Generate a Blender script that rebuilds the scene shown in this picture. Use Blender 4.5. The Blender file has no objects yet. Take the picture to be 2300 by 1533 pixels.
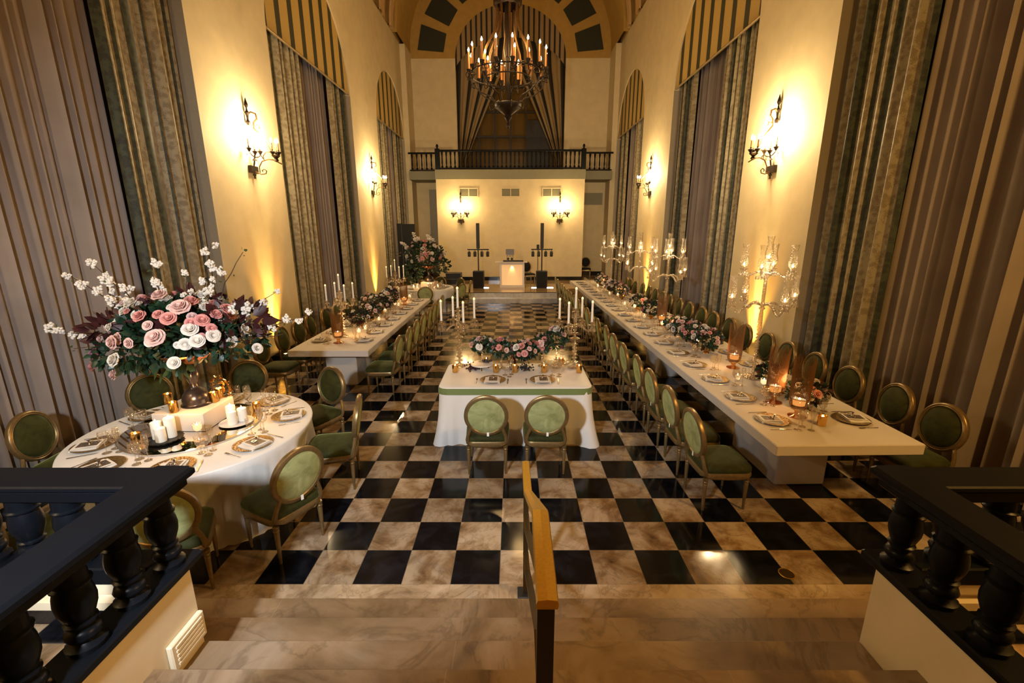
import bpy, math, random
from mathutils import Matrix, Vector
R = math.radians
PI = math.pi
SC = bpy.context.scene
COL = SC.collection
rnd = random.Random(7)

# ------------------------------------------------------------------ camera
def make_camera():
    f, pitch, yaw, roll = 1006.2429, 0.246060584, -0.00303272687, 0.00209725946
    cp, sp, c, s = math.cos(pitch), math.sin(pitch), math.cos(yaw), math.sin(yaw)
    U = Vector((c, -s, 0)); V = Vector((sp * s, sp * c, cp)); F = Vector((cp * s, cp * c, -sp))
    cr, sr = math.cos(roll), math.sin(roll)
    right = cr * U - sr * V; up = sr * U + cr * V; back = -F
    m = Matrix(((right.x, up.x, back.x, 0.1109), (right.y, up.y, back.y, -2.9110),
                (right.z, up.z, back.z, 2.6717), (0, 0, 0, 1)))
    cd = bpy.data.cameras.new('camera'); cd.sensor_width = 36; cd.lens = 36 * f / 2300
    cd.clip_start = 0.05; cd.clip_end = 100
    o = bpy.data.objects.new('camera', cd); COL.objects.link(o); o.matrix_world = m
    SC.camera = o
make_camera()

# ------------------------------------------------------------------ world, exposure, large lights
SC.view_settings.view_transform = 'Standard'
SC.view_settings.look = 'None'
SC.view_settings.gamma = 1.0
SC.view_settings.use_curve_mapping = False
SC.view_settings.exposure = 0.0
SC.cycles.max_bounces = 8
SC.cycles.diffuse_bounces = 3
SC.cycles.use_adaptive_sampling = True
SC.cycles.adaptive_threshold = 0.02
SC.cycles.glossy_bounces = 3
SC.cycles.transmission_bounces = 4
SC.cycles.transparent_max_bounces = 24
SC.cycles.caustics_reflective = False
SC.cycles.caustics_refractive = False
SC.cycles.sample_clamp_indirect = 4.0
SC.cycles.sample_clamp_direct = 0.0
W = bpy.data.worlds.new('world'); SC.world = W; W.use_nodes = True
W.node_tree.nodes['Background'].inputs[0].default_value = (0.01, 0.009, 0.008, 1)
W.node_tree.nodes['Background'].inputs[1].default_value = 0.3

WARM = (1.0, 0.73, 0.385)
YELLOW = (1.0, 0.55, 0.14)
AMBER = (1.0, 0.47, 0.07)
CANDLE = (1.0, 0.50, 0.16)
def light(name, kind, loc, power, color, radius=0.05, target=None, parent=None, **kw):
    ld = bpy.data.lights.new(name, kind); ld.energy = power; ld.color = color
    if kind != 'AREA': ld.shadow_soft_size = radius
    for k, v in kw.items(): setattr(ld, k, v)
    o = bpy.data.objects.new(name, ld); COL.objects.link(o); o.location = loc
    if target is not None:
        o.rotation_euler = (Vector(target) - Vector(loc)).to_track_quat('-Z', 'Y').to_euler()
    if parent: o.parent = parent
    return o
# the photographer's white lamp on a stand beside the camera
light('white_stand_lamp', 'SPOT', (-1.25, -3.1, 2.95), 900, (0.86, 0.93, 1.0), 0.10, target=(-1.55, 4.0, 1.2), spot_size=R(92), spot_blend=0.55)
# the hall's sconces behind the camera
light('sconce_glow_behind', 'POINT', (4.3, -1.6, 4.0), 380, YELLOW, 0.15)
light('sconce_glow_behind', 'POINT', (-4.3, -1.6, 4.0), 170, WARM, 0.15)

# ------------------------------------------------------------------ mesh builder
class M:
    def __init__(s): s.v = []; s.f = []; s.sm = []; s.mi = []; s.u = None
    def add(s, vs, fs, smooth=False, mat=0):
        b = len(s.v); s.v.extend([tuple(p) for p in vs])
        for f in fs:
            s.f.append(tuple(b + i for i in f)); s.sm.append(smooth); s.mi.append(mat)
        return b
    def tf(s, mat, start=0):
        for i in range(start, len(s.v)): s.v[i] = tuple(mat @ Vector(s.v[i]))
        return s
    def box(s, x0, x1, y0, y1, z0, z1, mat=0, rot=None, pivot=None):
        b = s.add([(x0,y0,z0),(x1,y0,z0),(x1,y1,z0),(x0,y1,z0),(x0,y0,z1),(x1,y0,z1),(x1,y1,z1),(x0,y1,z1)],
              [(3,2,1,0),(4,5,6,7),(0,1,5,4),(1,2,6,5),(2,3,7,6),(3,0,4,7)], False, mat)
        if rot is not None:
            p = Vector(pivot or ((x0+x1)/2,(y0+y1)/2,(z0+z1)/2))
            s.tf(Matrix.Translation(p) @ rot.to_4x4() @ Matrix.Translation(-p), b)
        return s
    def rbox(s, x0, x1, y0, y1, z0, z1, r=0.01, mat=0):
        """box with chamfered vertical and horizontal edges"""
        def ring(e, z): 
            a, b, c, d = x0+e, x1-e, y0+e, y1-e
            return [(a+r,c,z),(b-r,c,z),(b,c+r,z),(b,d-r,z),(b-r,d,z),(a+r,d,z),(a,d-r,z),(a,c+r,z)]
        vs = ring(r, z0) + ring(0, z0+r) + ring(0, z1-r) + ring(r, z1)
        fs = [tuple(reversed(range(8))), tuple(range(24, 32))]
        for k in range(3):
            for i in range(8):
                j = (i+1) % 8; fs.append((k*8+i, k*8+j, k*8+8+j, k*8+8+i))
        s.add(vs, fs, False, mat); return s
    def lathe(s, prof, seg=16, c=(0,0,0), mat=0, rib=0, ribd=0.0, smooth=True, axis='Z'):
        vs = []; fs = []; n = len(prof); idx = []
        for r, z in prof:
            if abs(r) < 1e-6: idx.append([len(vs)]); vs.append((0, 0, z))
            else:
                row = []
                for k in range(seg):
                    a = 2*PI*k/seg; rr = r*(1+ribd*math.cos(rib*a)) if rib else r
                    row.append(len(vs)); vs.append((rr*math.cos(a), rr*math.sin(a), z))
                idx.append(row)
        for i in range(n-1):
            A, B = idx[i], idx[i+1]
            for k in range(seg):
                k2 = (k+1) % seg
                if len(A) == 1 and len(B) == 1: break
                if len(A) == 1: fs.append((A[0], B[k2], B[k]))
                elif len(B) == 1: fs.append((A[k], A[k2], B[0]))
                else: fs.append((A[k], A[k2], B[k2], B[k]))
        if axis == 'X': vs = [(z, y, -x) for x, y, z in vs]
        if axis == 'Y': vs = [(x, z, -y) for x, y, z in vs]
        s.add([(x+c[0], y+c[1], z+c[2]) for x, y, z in vs], fs, smooth, mat); return s
    def tube(s, pts, r, seg=8, mat=0, cap=True, smooth=True, flat=1.0):
        pts = [Vector(p) for p in pts]; n = len(pts)
        rs = r if isinstance(r, (list, tuple)) else [r]*n
        vs = []; fs = []
        t0 = (pts[1]-pts[0]).normalized()
        ref = Vector((0,0,1)) if abs(t0.z) < 0.9 else Vector((1,0,0))
        nrm = t0.cross(ref).normalized()
        for i in range(n):
            t = (pts[min(i+1,n-1)]-pts[max(i-1,0)])
            if t.length < 1e-9: t = t0
            t.normalize()
            nrm = (nrm - t*nrm.dot(t))
            if nrm.length < 1e-6: nrm = t.orthogonal()
            nrm.normalize(); bn = t.cross(nrm)
            for k in range(seg):
                a = 2*PI*k/seg
                vs.append(pts[i] + nrm*(math.cos(a)*rs[i]) + bn*(math.sin(a)*rs[i]*flat))
        for i in range(n-1):
            for k in range(seg):
                k2 = (k+1) % seg; fs.append((i*seg+k, i*seg+k2, (i+1)*seg+k2, (i+1)*seg+k))
        if cap:
            fs.append(tuple(reversed(range(seg)))); fs.append(tuple((n-1)*seg+k for k in range(seg)))
        s.add(vs, fs, smooth, mat); return s
    def ring(s, c, rx, rz, r, seg=40, k=8, mat=0, prof=None, plane='XZ'):
        """closed elliptical torus with an optional (radial, normal) profile"""
        prof = prof or [(r*math.cos(2*PI*i/k), r*math.sin(2*PI*i/k)) for i in range(k)]
        k = len(prof); vs = []; fs = []
        for i in range(seg):
            a = 2*PI*i/seg
            for pr, pn in prof:
                x, z, y = (rx+pr)*math.cos(a), (rz+pr)*math.sin(a), pn
                vs.append((c[0]+x, c[1]+y, c[2]+z) if plane == 'XZ' else (c[0]+x, c[1]+z, c[2]+y))
        for i in range(seg):
            j = (i+1) % seg
            for q in range(k):
                q2 = (q+1) % k
                fs.append((i*k+q, j*k+q, j*k+q2, i*k+q2) if plane == 'XZ' else (i*k+q, i*k+q2, j*k+q2, j*k+q))
        s.add(vs, fs, True, mat); return s
    def ball(s, c, r, seg=10, rows=6, mat=0, sz=1.0, smooth=True):
        prof = [(r*math.sin(PI*i/rows), -r*sz*math.cos(PI*i/rows)) for i in range(rows+1)]
        return s.lathe(prof, seg, c, mat, smooth=smooth)
    def sheet(s, fn, nu, nv, smooth=True, mat=0, uattr=None):
        """grid surface fn(i/nu, j/nv) -> point"""
        vs = [fn(i/nu, j/nv) for i in range(nu+1) for j in range(nv+1)]
        fs = [(i*(nv+1)+j, (i+1)*(nv+1)+j, (i+1)*(nv+1)+j+1, i*(nv+1)+j+1) for i in range(nu) for j in range(nv)]
        s.add(vs, fs, smooth, mat)
        if uattr:
            if s.u is None: s.u = [0.0]*(len(s.v)-len(vs))
            s.u += [uattr(i/nu, j/nv) for i in range(nu+1) for j in range(nv+1)]
        return s
    def mesh(s, name, mats, angle=42):
        me = bpy.data.meshes.new(name); me.from_pydata(s.v, [], s.f)
        me.polygons.foreach_set('use_smooth', s.sm); me.polygons.foreach_set('material_index', s.mi)
        for m in (mats if isinstance(mats, (list, tuple)) else [mats]): me.materials.append(m)
        if s.u is not None:
            at = me.attributes.new('u', 'FLOAT', 'POINT'); at.data.foreach_set('value', s.u)
        me.update()
        if any(s.sm) and angle: me.set_sharp_from_angle(angle=R(angle))
        return me
    def build(s, name, mats, parent=None, loc=None, rz=0, angle=42):
        return link(name, s.mesh(name, mats, angle), parent, loc, rz)

def link(name, me, parent=None, loc=None, rz=0):
    o = bpy.data.objects.new(name, me); COL.objects.link(o)
    if loc is not None: o.location = loc
    if rz: o.rotation_euler = (0, 0, rz)
    if parent: o.parent = parent
    return o
def tag(o, label, cat, group=None, kind=None):
    o['label'] = label; o['category'] = cat
    if group: o['group'] = group
    if kind: o['kind'] = kind
    return o
def thing(name, label, cat, loc=(0,0,0), rz=0, group=None):
    o = bpy.data.objects.new(name, None); o.empty_display_size = 0.05; COL.objects.link(o)
    o.location = loc; o.rotation_euler = (0, 0, rz)
    return tag(o, label, cat, group)
def struct(name, m, mat, label=None):
    o = m.build(name, mat); o['kind'] = 'structure'
    if label: o['label'] = label
    return o
KIDS = {}
def dup(root, loc, rz=0, label=None, group=None):
    r = root.copy(); COL.objects.link(r); r.location = loc; r.rotation_euler = (0, 0, rz)
    if label: r['label'] = label
    if group: r['group'] = group
    if root.name not in KIDS: KIDS[root.name] = [(c, list(c.children)) for c in root.children]
    for ch, gs in KIDS[root.name]:
        c = ch.copy(); COL.objects.link(c); c.parent = r
        for g in gs:
            d = g.copy(); COL.objects.link(d); d.parent = c
    return r
class Proto:
    """the first call places the built thing itself, later calls place copies"""
    def __init__(s, fn): s.fn = fn; s.o = None
    def put(s, loc, rz, label, cat=None, group=None):
        if s.o is None:
            s.o = s.fn(); o = s.o; o.location = loc; o.rotation_euler = (0, 0, rz)
            o['label'] = label
            if group: o['group'] = group
            return o
        return dup(s.o, loc, rz, label, group)
ORD = ['first','second','third','fourth','fifth','sixth','seventh','eighth','ninth','tenth','eleventh','twelfth','thirteenth',
       'fourteenth','fifteenth','sixteenth','seventeenth','eighteenth','nineteenth','twentieth','twenty-first']

# ------------------------------------------------------------------ materials
class N:
    def __init__(s, name):
        s.m = bpy.data.materials.new(name); s.m.use_nodes = True; s.t = s.m.node_tree; s.t.nodes.clear()
        s.out = s.t.nodes.new('ShaderNodeOutputMaterial')
    def n(s, kind, **kw):
        nd = s.t.nodes.new('ShaderNode' + kind)
        for k, v in kw.items():
            if k.startswith('i_'):
                key = k[2:]; key = int(key) if key.isdigit() else key.replace('_', ' ')
                sock = nd.inputs[key]
                if isinstance(v, bpy.types.NodeSocket): s.t.links.new(v, sock)
                else: sock.default_value = v
            else: setattr(nd, k, v)
        return nd
    def link(s, a, b): s.t.links.new(a, b)
    def math(s, op, a, b=0.0, clamp=False):
        nd = s.n('Math', operation=op, use_clamp=clamp)
        for i, x in enumerate((a, b)):
            if isinstance(x, bpy.types.NodeSocket): s.link(x, nd.inputs[i])
            else: nd.inputs[i].default_value = x
        return nd.outputs[0]
    def mix(s, fac, a, b, blend='MIX'):
        nd = s.n('Mix', data_type='RGBA', blend_type=blend)
        for sock, x in ((nd.inputs[0], fac), (nd.inputs[6], a), (nd.inputs[7], b)):
            if isinstance(x, bpy.types.NodeSocket): s.link(x, sock)
            else: sock.default_value = x if not isinstance(x, tuple) or len(x) == 4 else (*x, 1)
        return nd.outputs[2]
    def coord(s, which='Object'): return s.n('TexCoord').outputs[which]
    def noise(s, scale, detail=4, rough=0.55, vec=None, dist=0.0):
        nd = s.n('TexNoise'); nd.inputs['Scale'].default_value = scale; nd.inputs['Detail'].default_value = detail
        nd.inputs['Roughness'].default_value = rough; nd.inputs['Distortion'].default_value = dist
        s.link(vec if vec is not None else s.coord(), nd.inputs['Vector']); return nd.outputs['Fac']
    def ramp(s, fac, stops):
        nd = s.n('ValToRGB'); s.link(fac, nd.inputs[0]); e = nd.color_ramp.elements
        while len(e) < len(stops): e.new(0.5)
        for i, (p, c) in enumerate(stops): e[i].position = p; e[i].color = c if len(c) == 4 else (*c, 1)
        return nd.outputs[0]
    def bsdf(s, **kw):
        nd = s.n('BsdfPrincipled')
        for k, v in kw.items():
            sock = nd.inputs[k.replace('_', ' ')]
            if isinstance(v, bpy.types.NodeSocket): s.link(v, sock)
            else: sock.default_value = v if not (isinstance(v, tuple) and len(v) == 3) else (*v, 1)
        s.link(nd.outputs[0], s.out.inputs[0]); return nd
    def bump(s, nd, h, strength=0.3, dist=0.01):
        b = s.n('Bump'); b.inputs['Strength'].default_value = strength; b.inputs['Distance'].default_value = dist
        s.link(h, b.inputs['Height']); s.link(b.outputs[0], nd.inputs['Normal'])

def plain(name, col, rough=0.5, metal=0.0, var=0.0, scale=20, bump=0.0, sheen=0.0, coat=0.0, spec=0.5):
    n = N(name)
    c = col
    if var:
        lo = tuple(max(0, x*(1-var)) for x in col); hi = tuple(min(1, x*(1+var)) for x in col)
        c = n.ramp(n.noise(scale), [(0.3, lo), (0.7, hi)])
    nd = n.bsdf(Base_Color=c, Roughness=rough, Metallic=metal, Specular_IOR_Level=spec)
    if sheen: nd.inputs['Sheen Weight'].default_value = sheen; nd.inputs['Sheen Roughness'].default_value = 0.4
    if coat: nd.inputs['Coat Weight'].default_value = coat
    if bump: n.bump(nd, n.noise(scale*2), bump)
    return n.m
def emit(name, col, strength):
    n = N(name); e = n.n('Emission', i_Color=(*col, 1), i_Strength=strength); n.link(e.outputs[0], n.out.inputs[0]); return n.m
def clear(name, tint=(1,1,1), refl=0.08, rough=0.02, edge=0.55, cut=False):
    """thin clear glass: see-through with bright rims"""
    n = N(name)
    lw = n.n('LayerWeight', i_Blend=0.35)
    rim = n.math('POWER', lw.outputs['Facing'], 2.5)
    t = n.n('BsdfTransparent'); n.link(n.mix(rim, tint, tuple(x*k for x, k in zip(tint, (0.50, 0.42, 0.34)))), t.inputs[0])
    g = n.n('BsdfGlossy', i_Color=(1,1,1,1), i_Roughness=rough)
    if cut:
        vo = n.n('TexVoronoi'); n.link(n.coord(), vo.inputs['Vector']); vo.inputs['Scale'].default_value = 60
        b = n.n('Bump', i_Strength=1.0, i_Distance=0.01); n.link(vo.outputs['Distance'], b.inputs['Height']); n.link(b.outputs[0], g.inputs['Normal'])
    fac = n.math('ADD', n.math('MULTIPLY', n.math('POWER', lw.outputs['Facing'], 2.0), edge), refl, True)
    mx = n.n('MixShader'); n.link(fac, mx.inputs[0]); n.link(t.outputs[0], mx.inputs[1]); n.link(g.outputs[0], mx.inputs[2])
    
    if cut:
        d = n.n('BsdfTranslucent', i_Color=(0.85, 0.74, 0.60, 1)); m2 = n.n('MixShader', i_Fac=cut)
        n.link(mx.outputs[0], m2.inputs[1]); n.link(d.outputs[0], m2.inputs[2]); mx = m2
    n.link(mx.outputs[0], n.out.inputs[0]); return n.m
MAT = {}
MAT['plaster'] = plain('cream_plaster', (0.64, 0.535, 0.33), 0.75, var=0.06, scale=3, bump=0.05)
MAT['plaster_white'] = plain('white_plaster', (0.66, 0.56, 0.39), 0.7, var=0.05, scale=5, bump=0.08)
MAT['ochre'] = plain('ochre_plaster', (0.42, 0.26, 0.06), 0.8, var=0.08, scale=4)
MAT['ochre_light'] = plain('tan_band_plaster', (0.55, 0.36, 0.16), 0.8, var=0.06, scale=4)
MAT['ochre_dark'] = plain('brown_band_plaster', (0.20, 0.12, 0.035), 0.8, var=0.06, scale=4)
MAT['grey_trim'] = plain('grey_green_paint', (0.20, 0.19, 0.12), 0.6, var=0.05)
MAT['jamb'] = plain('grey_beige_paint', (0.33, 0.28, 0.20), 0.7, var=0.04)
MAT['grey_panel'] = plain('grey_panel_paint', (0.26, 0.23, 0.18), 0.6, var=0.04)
MAT['dark_green'] = plain('dark_green_panel', (0.018, 0.022, 0.012), 0.6, var=0.2)
MAT['black_paint'] = plain('black_gloss_paint', (0.004, 0.005, 0.007), 0.32, var=0.1, scale=60, bump=0.02, spec=0.12)
MAT['black'] = plain('black_plastic', (0.008, 0.008, 0.009), 0.5)
MAT['black_cloth'] = plain('black_cloth', (0.006, 0.006, 0.007), 0.9)
MAT['black_tile'] = plain('black_marble_tile', (0.006, 0.007, 0.010), 0.12, var=0.3)
MAT['iron'] = plain('wrought_iron', (0.022, 0.013, 0.008), 0.45, 0.6, var=0.3, scale=40)
MAT['iron_gilt'] = plain('gilded_iron', (0.16, 0.085, 0.03), 0.40, 0.8, var=0.4, scale=50)
MAT['gold_frame'] = plain('bronze_gold_paint', (0.215, 0.145, 0.06), 0.34, 0.6, var=0.15, scale=30)
MAT['champagne'] = plain('worn_gold_paint', (0.36, 0.27, 0.15), 0.35, 0.6, var=0.12, scale=30)
MAT['gold'] = plain('polished_gold', (0.80, 0.47, 0.13), 0.18, 1.0)
MAT['brass'] = plain('brass_rail', (0.74, 0.45, 0.06), 0.30, 0.85, var=0.08, scale=90)
MAT['bronze'] = plain('dark_bronze_bar', (0.13, 0.085, 0.035), 0.35, 0.9)
MAT['silver'] = plain('silver_cutlery', (0.55, 0.50, 0.45), 0.2, 1.0)
MAT['copper'] = plain('hammered_copper', (0.55, 0.20, 0.09), 0.35, 0.9, var=0.2, scale=40, bump=0.2)
MAT['urn'] = plain('tarnished_urn_metal', (0.06, 0.05, 0.05), 0.28, 0.8, var=0.35, scale=14)
MAT['linen'] = plain('ivory_linen', (0.56, 0.505, 0.445), 0.85, var=0.03, scale=180, bump=0.05, sheen=0.1)
MAT['satin'] = plain('white_satin', (0.72, 0.70, 0.67), 0.5, var=0.02, scale=60, sheen=0.2)
MAT['ribbon'] = plain('green_ribbon', (0.15, 0.20, 0.06), 0.6, var=0.08, scale=80, sheen=0.3)
MAT['napkin'] = plain('white_napkin', (0.74, 0.70, 0.64), 0.8, var=0.03, scale=60)
MAT['tag'] = plain('white_care_tag', (0.8, 0.78, 0.72), 0.8)
MAT['wax'] = plain('white_wax', (0.86, 0.80, 0.68), 0.5)
MAT['amber_wax'] = plain('orange_candle_sleeve', (0.52, 0.19, 0.045), 0.5)
MAT['ivory_tip'] = emit('glowing_candle_tip', (1.0, 0.62, 0.22), 3.0)
MAT['bulb'] = emit('flame_bulb', (1.0, 0.78, 0.48), 60.0)
MAT['bulb_soft'] = emit('chandelier_bulb', (1.0, 0.72, 0.40), 28.0)
MAT['flame'] = emit('candle_flame', (1.0, 0.66, 0.30), 45.0)
MAT['lit_wax'] = emit('glowing_wax', (1.0, 0.64, 0.32), 1.8)
MAT['led'] = emit('uplight_lens', (1.0, 0.58, 0.16), 30.0)
MAT['spark'] = emit('white_led', (1.0, 0.98, 0.95), 25.0)  # laptop badge glow, and glints added on the stage floor
MAT['glass'] = clear('clear_glass', (0.94, 0.92, 0.88), 0.14, 0.05, 0.9, 0.06)
MAT['crystal'] = clear('cut_crystal', (0.88, 0.80, 0.72), 0.50, 0.07, 0.6, 0.20)
MAT['amber'] = clear('amber_glass', (0.86, 0.58, 0.30), 0.08, 0.06, 0.45)
MAT['amber_line'] = clear('ribbed_amber_glass', (0.52, 0.29, 0.12), 0.10, 0.1, 0.5)
MAT['reed'] = plain('amber_glass_rod', (0.22, 0.095, 0.025), 0.2, spec=0.8)
MAT['mirror'] = plain('mirror_glass', (0.85, 0.8, 0.72), 0.03, 1.0)
MAT['window_glass'] = clear('dark_window_glass', (0.85, 0.80, 0.66), 0.015, 0.25, 0.05)
MAT['night'] = plain('ochre_wall_beyond', (0.16, 0.10, 0.025), 0.9)  # hall wall's reflection in the far window, put into plain colour
def lit_panel():
    n = N('backlit_booth_panel'); nd = n.bsdf(Base_Color=(0.8, 0.62, 0.4), Roughness=0.6)
    nd.inputs['Emission Color'].default_value = (1.0, 0.55, 0.22, 1); nd.inputs['Emission Strength'].default_value = 0.45; return n.m
MAT['stage_lit'] = lit_panel()
MAT['white_gloss'] = plain('white_booth_frame', (0.72, 0.66, 0.60), 0.35)
MAT['laptop'] = plain('laptop_aluminium', (0.42, 0.42, 0.46), 0.35, 0.7)
MAT['photo'] = plain('grey_photo_print', (0.10, 0.075, 0.06), 0.5, var=0.9, scale=70)
MAT['leaf'] = plain('dark_green_leaf', (0.012, 0.038, 0.017), 0.45, var=0.6, scale=9)
MAT['leaf2'] = plain('olive_leaf', (0.05, 0.07, 0.022), 0.5, var=0.5, scale=9)
MAT['burgundy'] = plain('burgundy_leaf', (0.045, 0.008, 0.010), 0.5, var=0.5, scale=12)
MAT['twig'] = plain('brown_twig', (0.06, 0.032, 0.016), 0.8)
MAT['rose_white'] = plain('white_petal', (0.80, 0.74, 0.66), 0.6, var=0.04, scale=60)
MAT['rose_pink'] = plain('pink_petal', (0.70, 0.30, 0.27), 0.6, var=0.12, scale=50)
MAT['rose_blush'] = plain('blush_petal', (0.78, 0.52, 0.47), 0.6, var=0.08, scale=50)
MAT['rose_mauve'] = plain('mauve_petal', (0.42, 0.17, 0.24), 0.6, var=0.12, scale=50)
MAT['rose_dark'] = plain('burgundy_petal', (0.035, 0.008, 0.016), 0.6, var=0.3, scale=50)
MAT['grape'] = plain('dark_red_grape', (0.045, 0.010, 0.016), 0.25)
MAT['grape_blue'] = plain('blue_black_grape', (0.010, 0.012, 0.022), 0.3)
MAT['stone'] = plain('white_marble_stand', (0.72, 0.69, 0.66), 0.3, var=0.08, scale=20)
MAT['smoke'] = clear('ruby_glass', (0.35, 0.06, 0.05), 0.10, 0.04, 0.5)

T = 0.381
def floor_mat():
    n = N('checkered_marble_floor')
    xyz = n.n('SeparateXYZ'); n.link(n.coord(), xyz.inputs[0])
    fx = n.math('DIVIDE', xyz.outputs[0], T); fy = n.math('DIVIDE', xyz.outputs[1], T)
    ix = n.math('FLOOR', fx); iy = n.math('FLOOR', fy)
    par = n.math('FLOORED_MODULO', n.math('ADD', ix, iy), 2.0)
    par = n.math('GREATER_THAN', par, 0.5)
    edge = None
    for f in (fx, fy):
        fr = n.math('ABSOLUTE', n.math('SUBTRACT', n.math('FRACT', f), 0.5))
        e = n.math('GREATER_THAN', fr, 0.4925)
        edge = e if edge is None else n.math('MAXIMUM', edge, e)
    cv = n.n('CombineXYZ'); n.link(ix, cv.inputs[0]); n.link(iy, cv.inputs[1])
    wn = n.n('TexWhiteNoise', noise_dimensions='3D'); n.link(cv.outputs[0], wn.inputs[0])
    off = n.n('VectorMath', operation='SCALE'); n.link(wn.outputs['Color'], off.inputs[0]); off.inputs['Scale'].default_value = 40
    ad = n.n('VectorMath', operation='ADD'); n.link(n.coord(), ad.inputs[0]); n.link(off.outputs[0], ad.inputs[1])
    v = ad.outputs[0]
    base = n.ramp(n.noise(3.2, 8, 0.62, v, 0.6), [(0.30, (0.09, 0.048, 0.018)), (0.43, (0.23, 0.145, 0.075)), (0.56, (0.385, 0.29, 0.19)), (0.75, (0.45, 0.365, 0.27))])
    vein = n.math('ABSOLUTE', n.math('SUBTRACT', n.noise(2.6, 9, 0.6, v, 1.5), 0.5))
    vein = n.math('SUBTRACT', 1.0, n.math('MULTIPLY', vein, 42.0), True)
    base = n.mix(n.math('MULTIPLY', vein, 0.45), base, (0.14, 0.10, 0.07))
    tone = n.math('ADD', n.math('MULTIPLY', wn.outputs['Value'], 0.45), 0.70)
    tc = n.n('CombineColor'); [n.link(tone, tc.inputs[i]) for i in range(3)]
    base = n.mix(1.0, base, tc.outputs[0], 'MULTIPLY')
    blk = n.ramp(n.noise(5, 6, 0.6, v, 1.0), [(0.45, (0.003, 0.0035, 0.005)), (0.8, (0.012, 0.014, 0.02))])
    col = n.mix(par, base, blk)
    col = n.mix(n.math('MULTIPLY', edge, 0.6), col, (0.12, 0.09, 0.06))
    rough = n.math('ADD', n.math('MULTIPLY', n.noise(14, 3), 0.05), 0.075)
    d = n.n('BsdfDiffuse'); n.link(col, d.inputs[0]); g = n.n('BsdfGlossy', i_Color=(1,1,1,1)); n.link(rough, g.inputs['Roughness'])
    lw = n.n('LayerWeight', i_Blend=0.5)
    fac = n.math('ADD', n.math('MULTIPLY', n.math('POWER', lw.outputs['Facing'], 4.0), 0.42), 0.028)
    mx = n.n('MixShader'); n.link(fac, mx.inputs[0]); n.link(d.outputs[0], mx.inputs[1]); n.link(g.outputs[0], mx.inputs[2]); n.link(mx.outputs[0], n.out.inputs[0])
    return n.m
MAT['floor'] = floor_mat()
def marble(name, dark, mid, lite, scale=2.2, rough=0.15, joint=None, stretch=(1,1,1), grit=True):
    n = N(name)
    mp = n.n('Mapping'); n.link(n.coord(), mp.inputs[0]); mp.inputs['Scale'].default_value = stretch
    v = mp.outputs[0]
    col = n.ramp(n.noise(scale, 9, 0.62, v, 0.8), [(0.30, dark), (0.5, mid), (0.72, lite)])
    vein = n.math('ABSOLUTE', n.math('SUBTRACT', n.noise(scale*0.9, 9, 0.6, v, 1.8), 0.5))
    vein = n.math('SUBTRACT', 1.0, n.math('MULTIPLY', vein, 30.0), True)
    col = n.mix(n.math('MULTIPLY', vein, 0.35), col, tuple(x*0.5 for x in dark))
    if joint:
        xyz = n.n('SeparateXYZ'); n.link(n.coord(), xyz.inputs[0])
        fr = n.math('ABSOLUTE', n.math('SUBTRACT', n.math('FRACT', n.math('DIVIDE', n.math('ADD', xyz.outputs[0], joint[1]), joint[0])), 0.5))
        e = n.math('GREATER_THAN', fr, 0.5-0.002/joint[0])
        col = n.mix(n.math('MULTIPLY', e, 0.7), col, (0.25, 0.18, 0.11))
    nd = n.bsdf(Base_Color=col, Roughness=rough)
    return n.m
MAT['step'] = marble('beige_marble_step', (0.09, 0.052, 0.023), (0.20, 0.13, 0.07), (0.33, 0.245, 0.165), 1.3, 0.30, (1.3, 0.2))
MAT['border'] = marble('beige_marble_border', (0.15, 0.09, 0.045), (0.36, 0.26, 0.16), (0.52, 0.42, 0.31), 2.2, 0.14, (0.381, 0.0))
MAT['stage_step'] = marble('grey_marble_step', (0.46, 0.44, 0.42), (0.60, 0.58, 0.56), (0.70, 0.68, 0.66), 3, 0.12, (0.6, 0.3))
MAT['stage'] = marble('stage_marble', (0.24, 0.15, 0.06), (0.36, 0.24, 0.11), (0.46, 0.33, 0.18), 1.2, 0.08, (0.762, 0.0))
def velvet(name, lo, hi, sheen=0.7):
    n = N(name)
    col = n.ramp(n.noise(7, 5, 0.65, None, 0.6), [(0.30, lo), (0.68, hi)])
    nd = n.bsdf(Base_Color=col, Roughness=0.75, Specular_IOR_Level=0.2)
    nd.inputs['Sheen Weight'].default_value = sheen; nd.inputs['Sheen Roughness'].default_value = 0.35
    nd.inputs['Sheen Tint'].default_value = (0.50, 0.55, 0.18, 1)
    return n.m
MAT['velvet'] = velvet('green_velvet', (0.012, 0.013, 0.003), (0.042, 0.047, 0.009), 0.42)
MAT['velvet_back'] = velvet('pale_green_velvet', (0.18, 0.20, 0.075), (0.38, 0.405, 0.19), 0.35)  # same green velvet painted paler for the white lamp's light on chair rears
MAT['black_velvet'] = velvet('black_velvet', (0.006, 0.006, 0.006), (0.014, 0.013, 0.012), 0.2)
def sheer_mat():
    n = N('taupe_curtain_cloth')
    col = n.ramp(n.noise(1.3, 3), [(0.3, (0.235, 0.19, 0.16)), (0.7, (0.31, 0.252, 0.215))])
    nd = n.bsdf(Base_Color=col, Roughness=0.8); nd.inputs['Sheen Weight'].default_value = 0.25
    n.bump(nd, n.noise(260), 0.15, 0.003); return n.m
MAT['sheer'] = sheer_mat()
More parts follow.
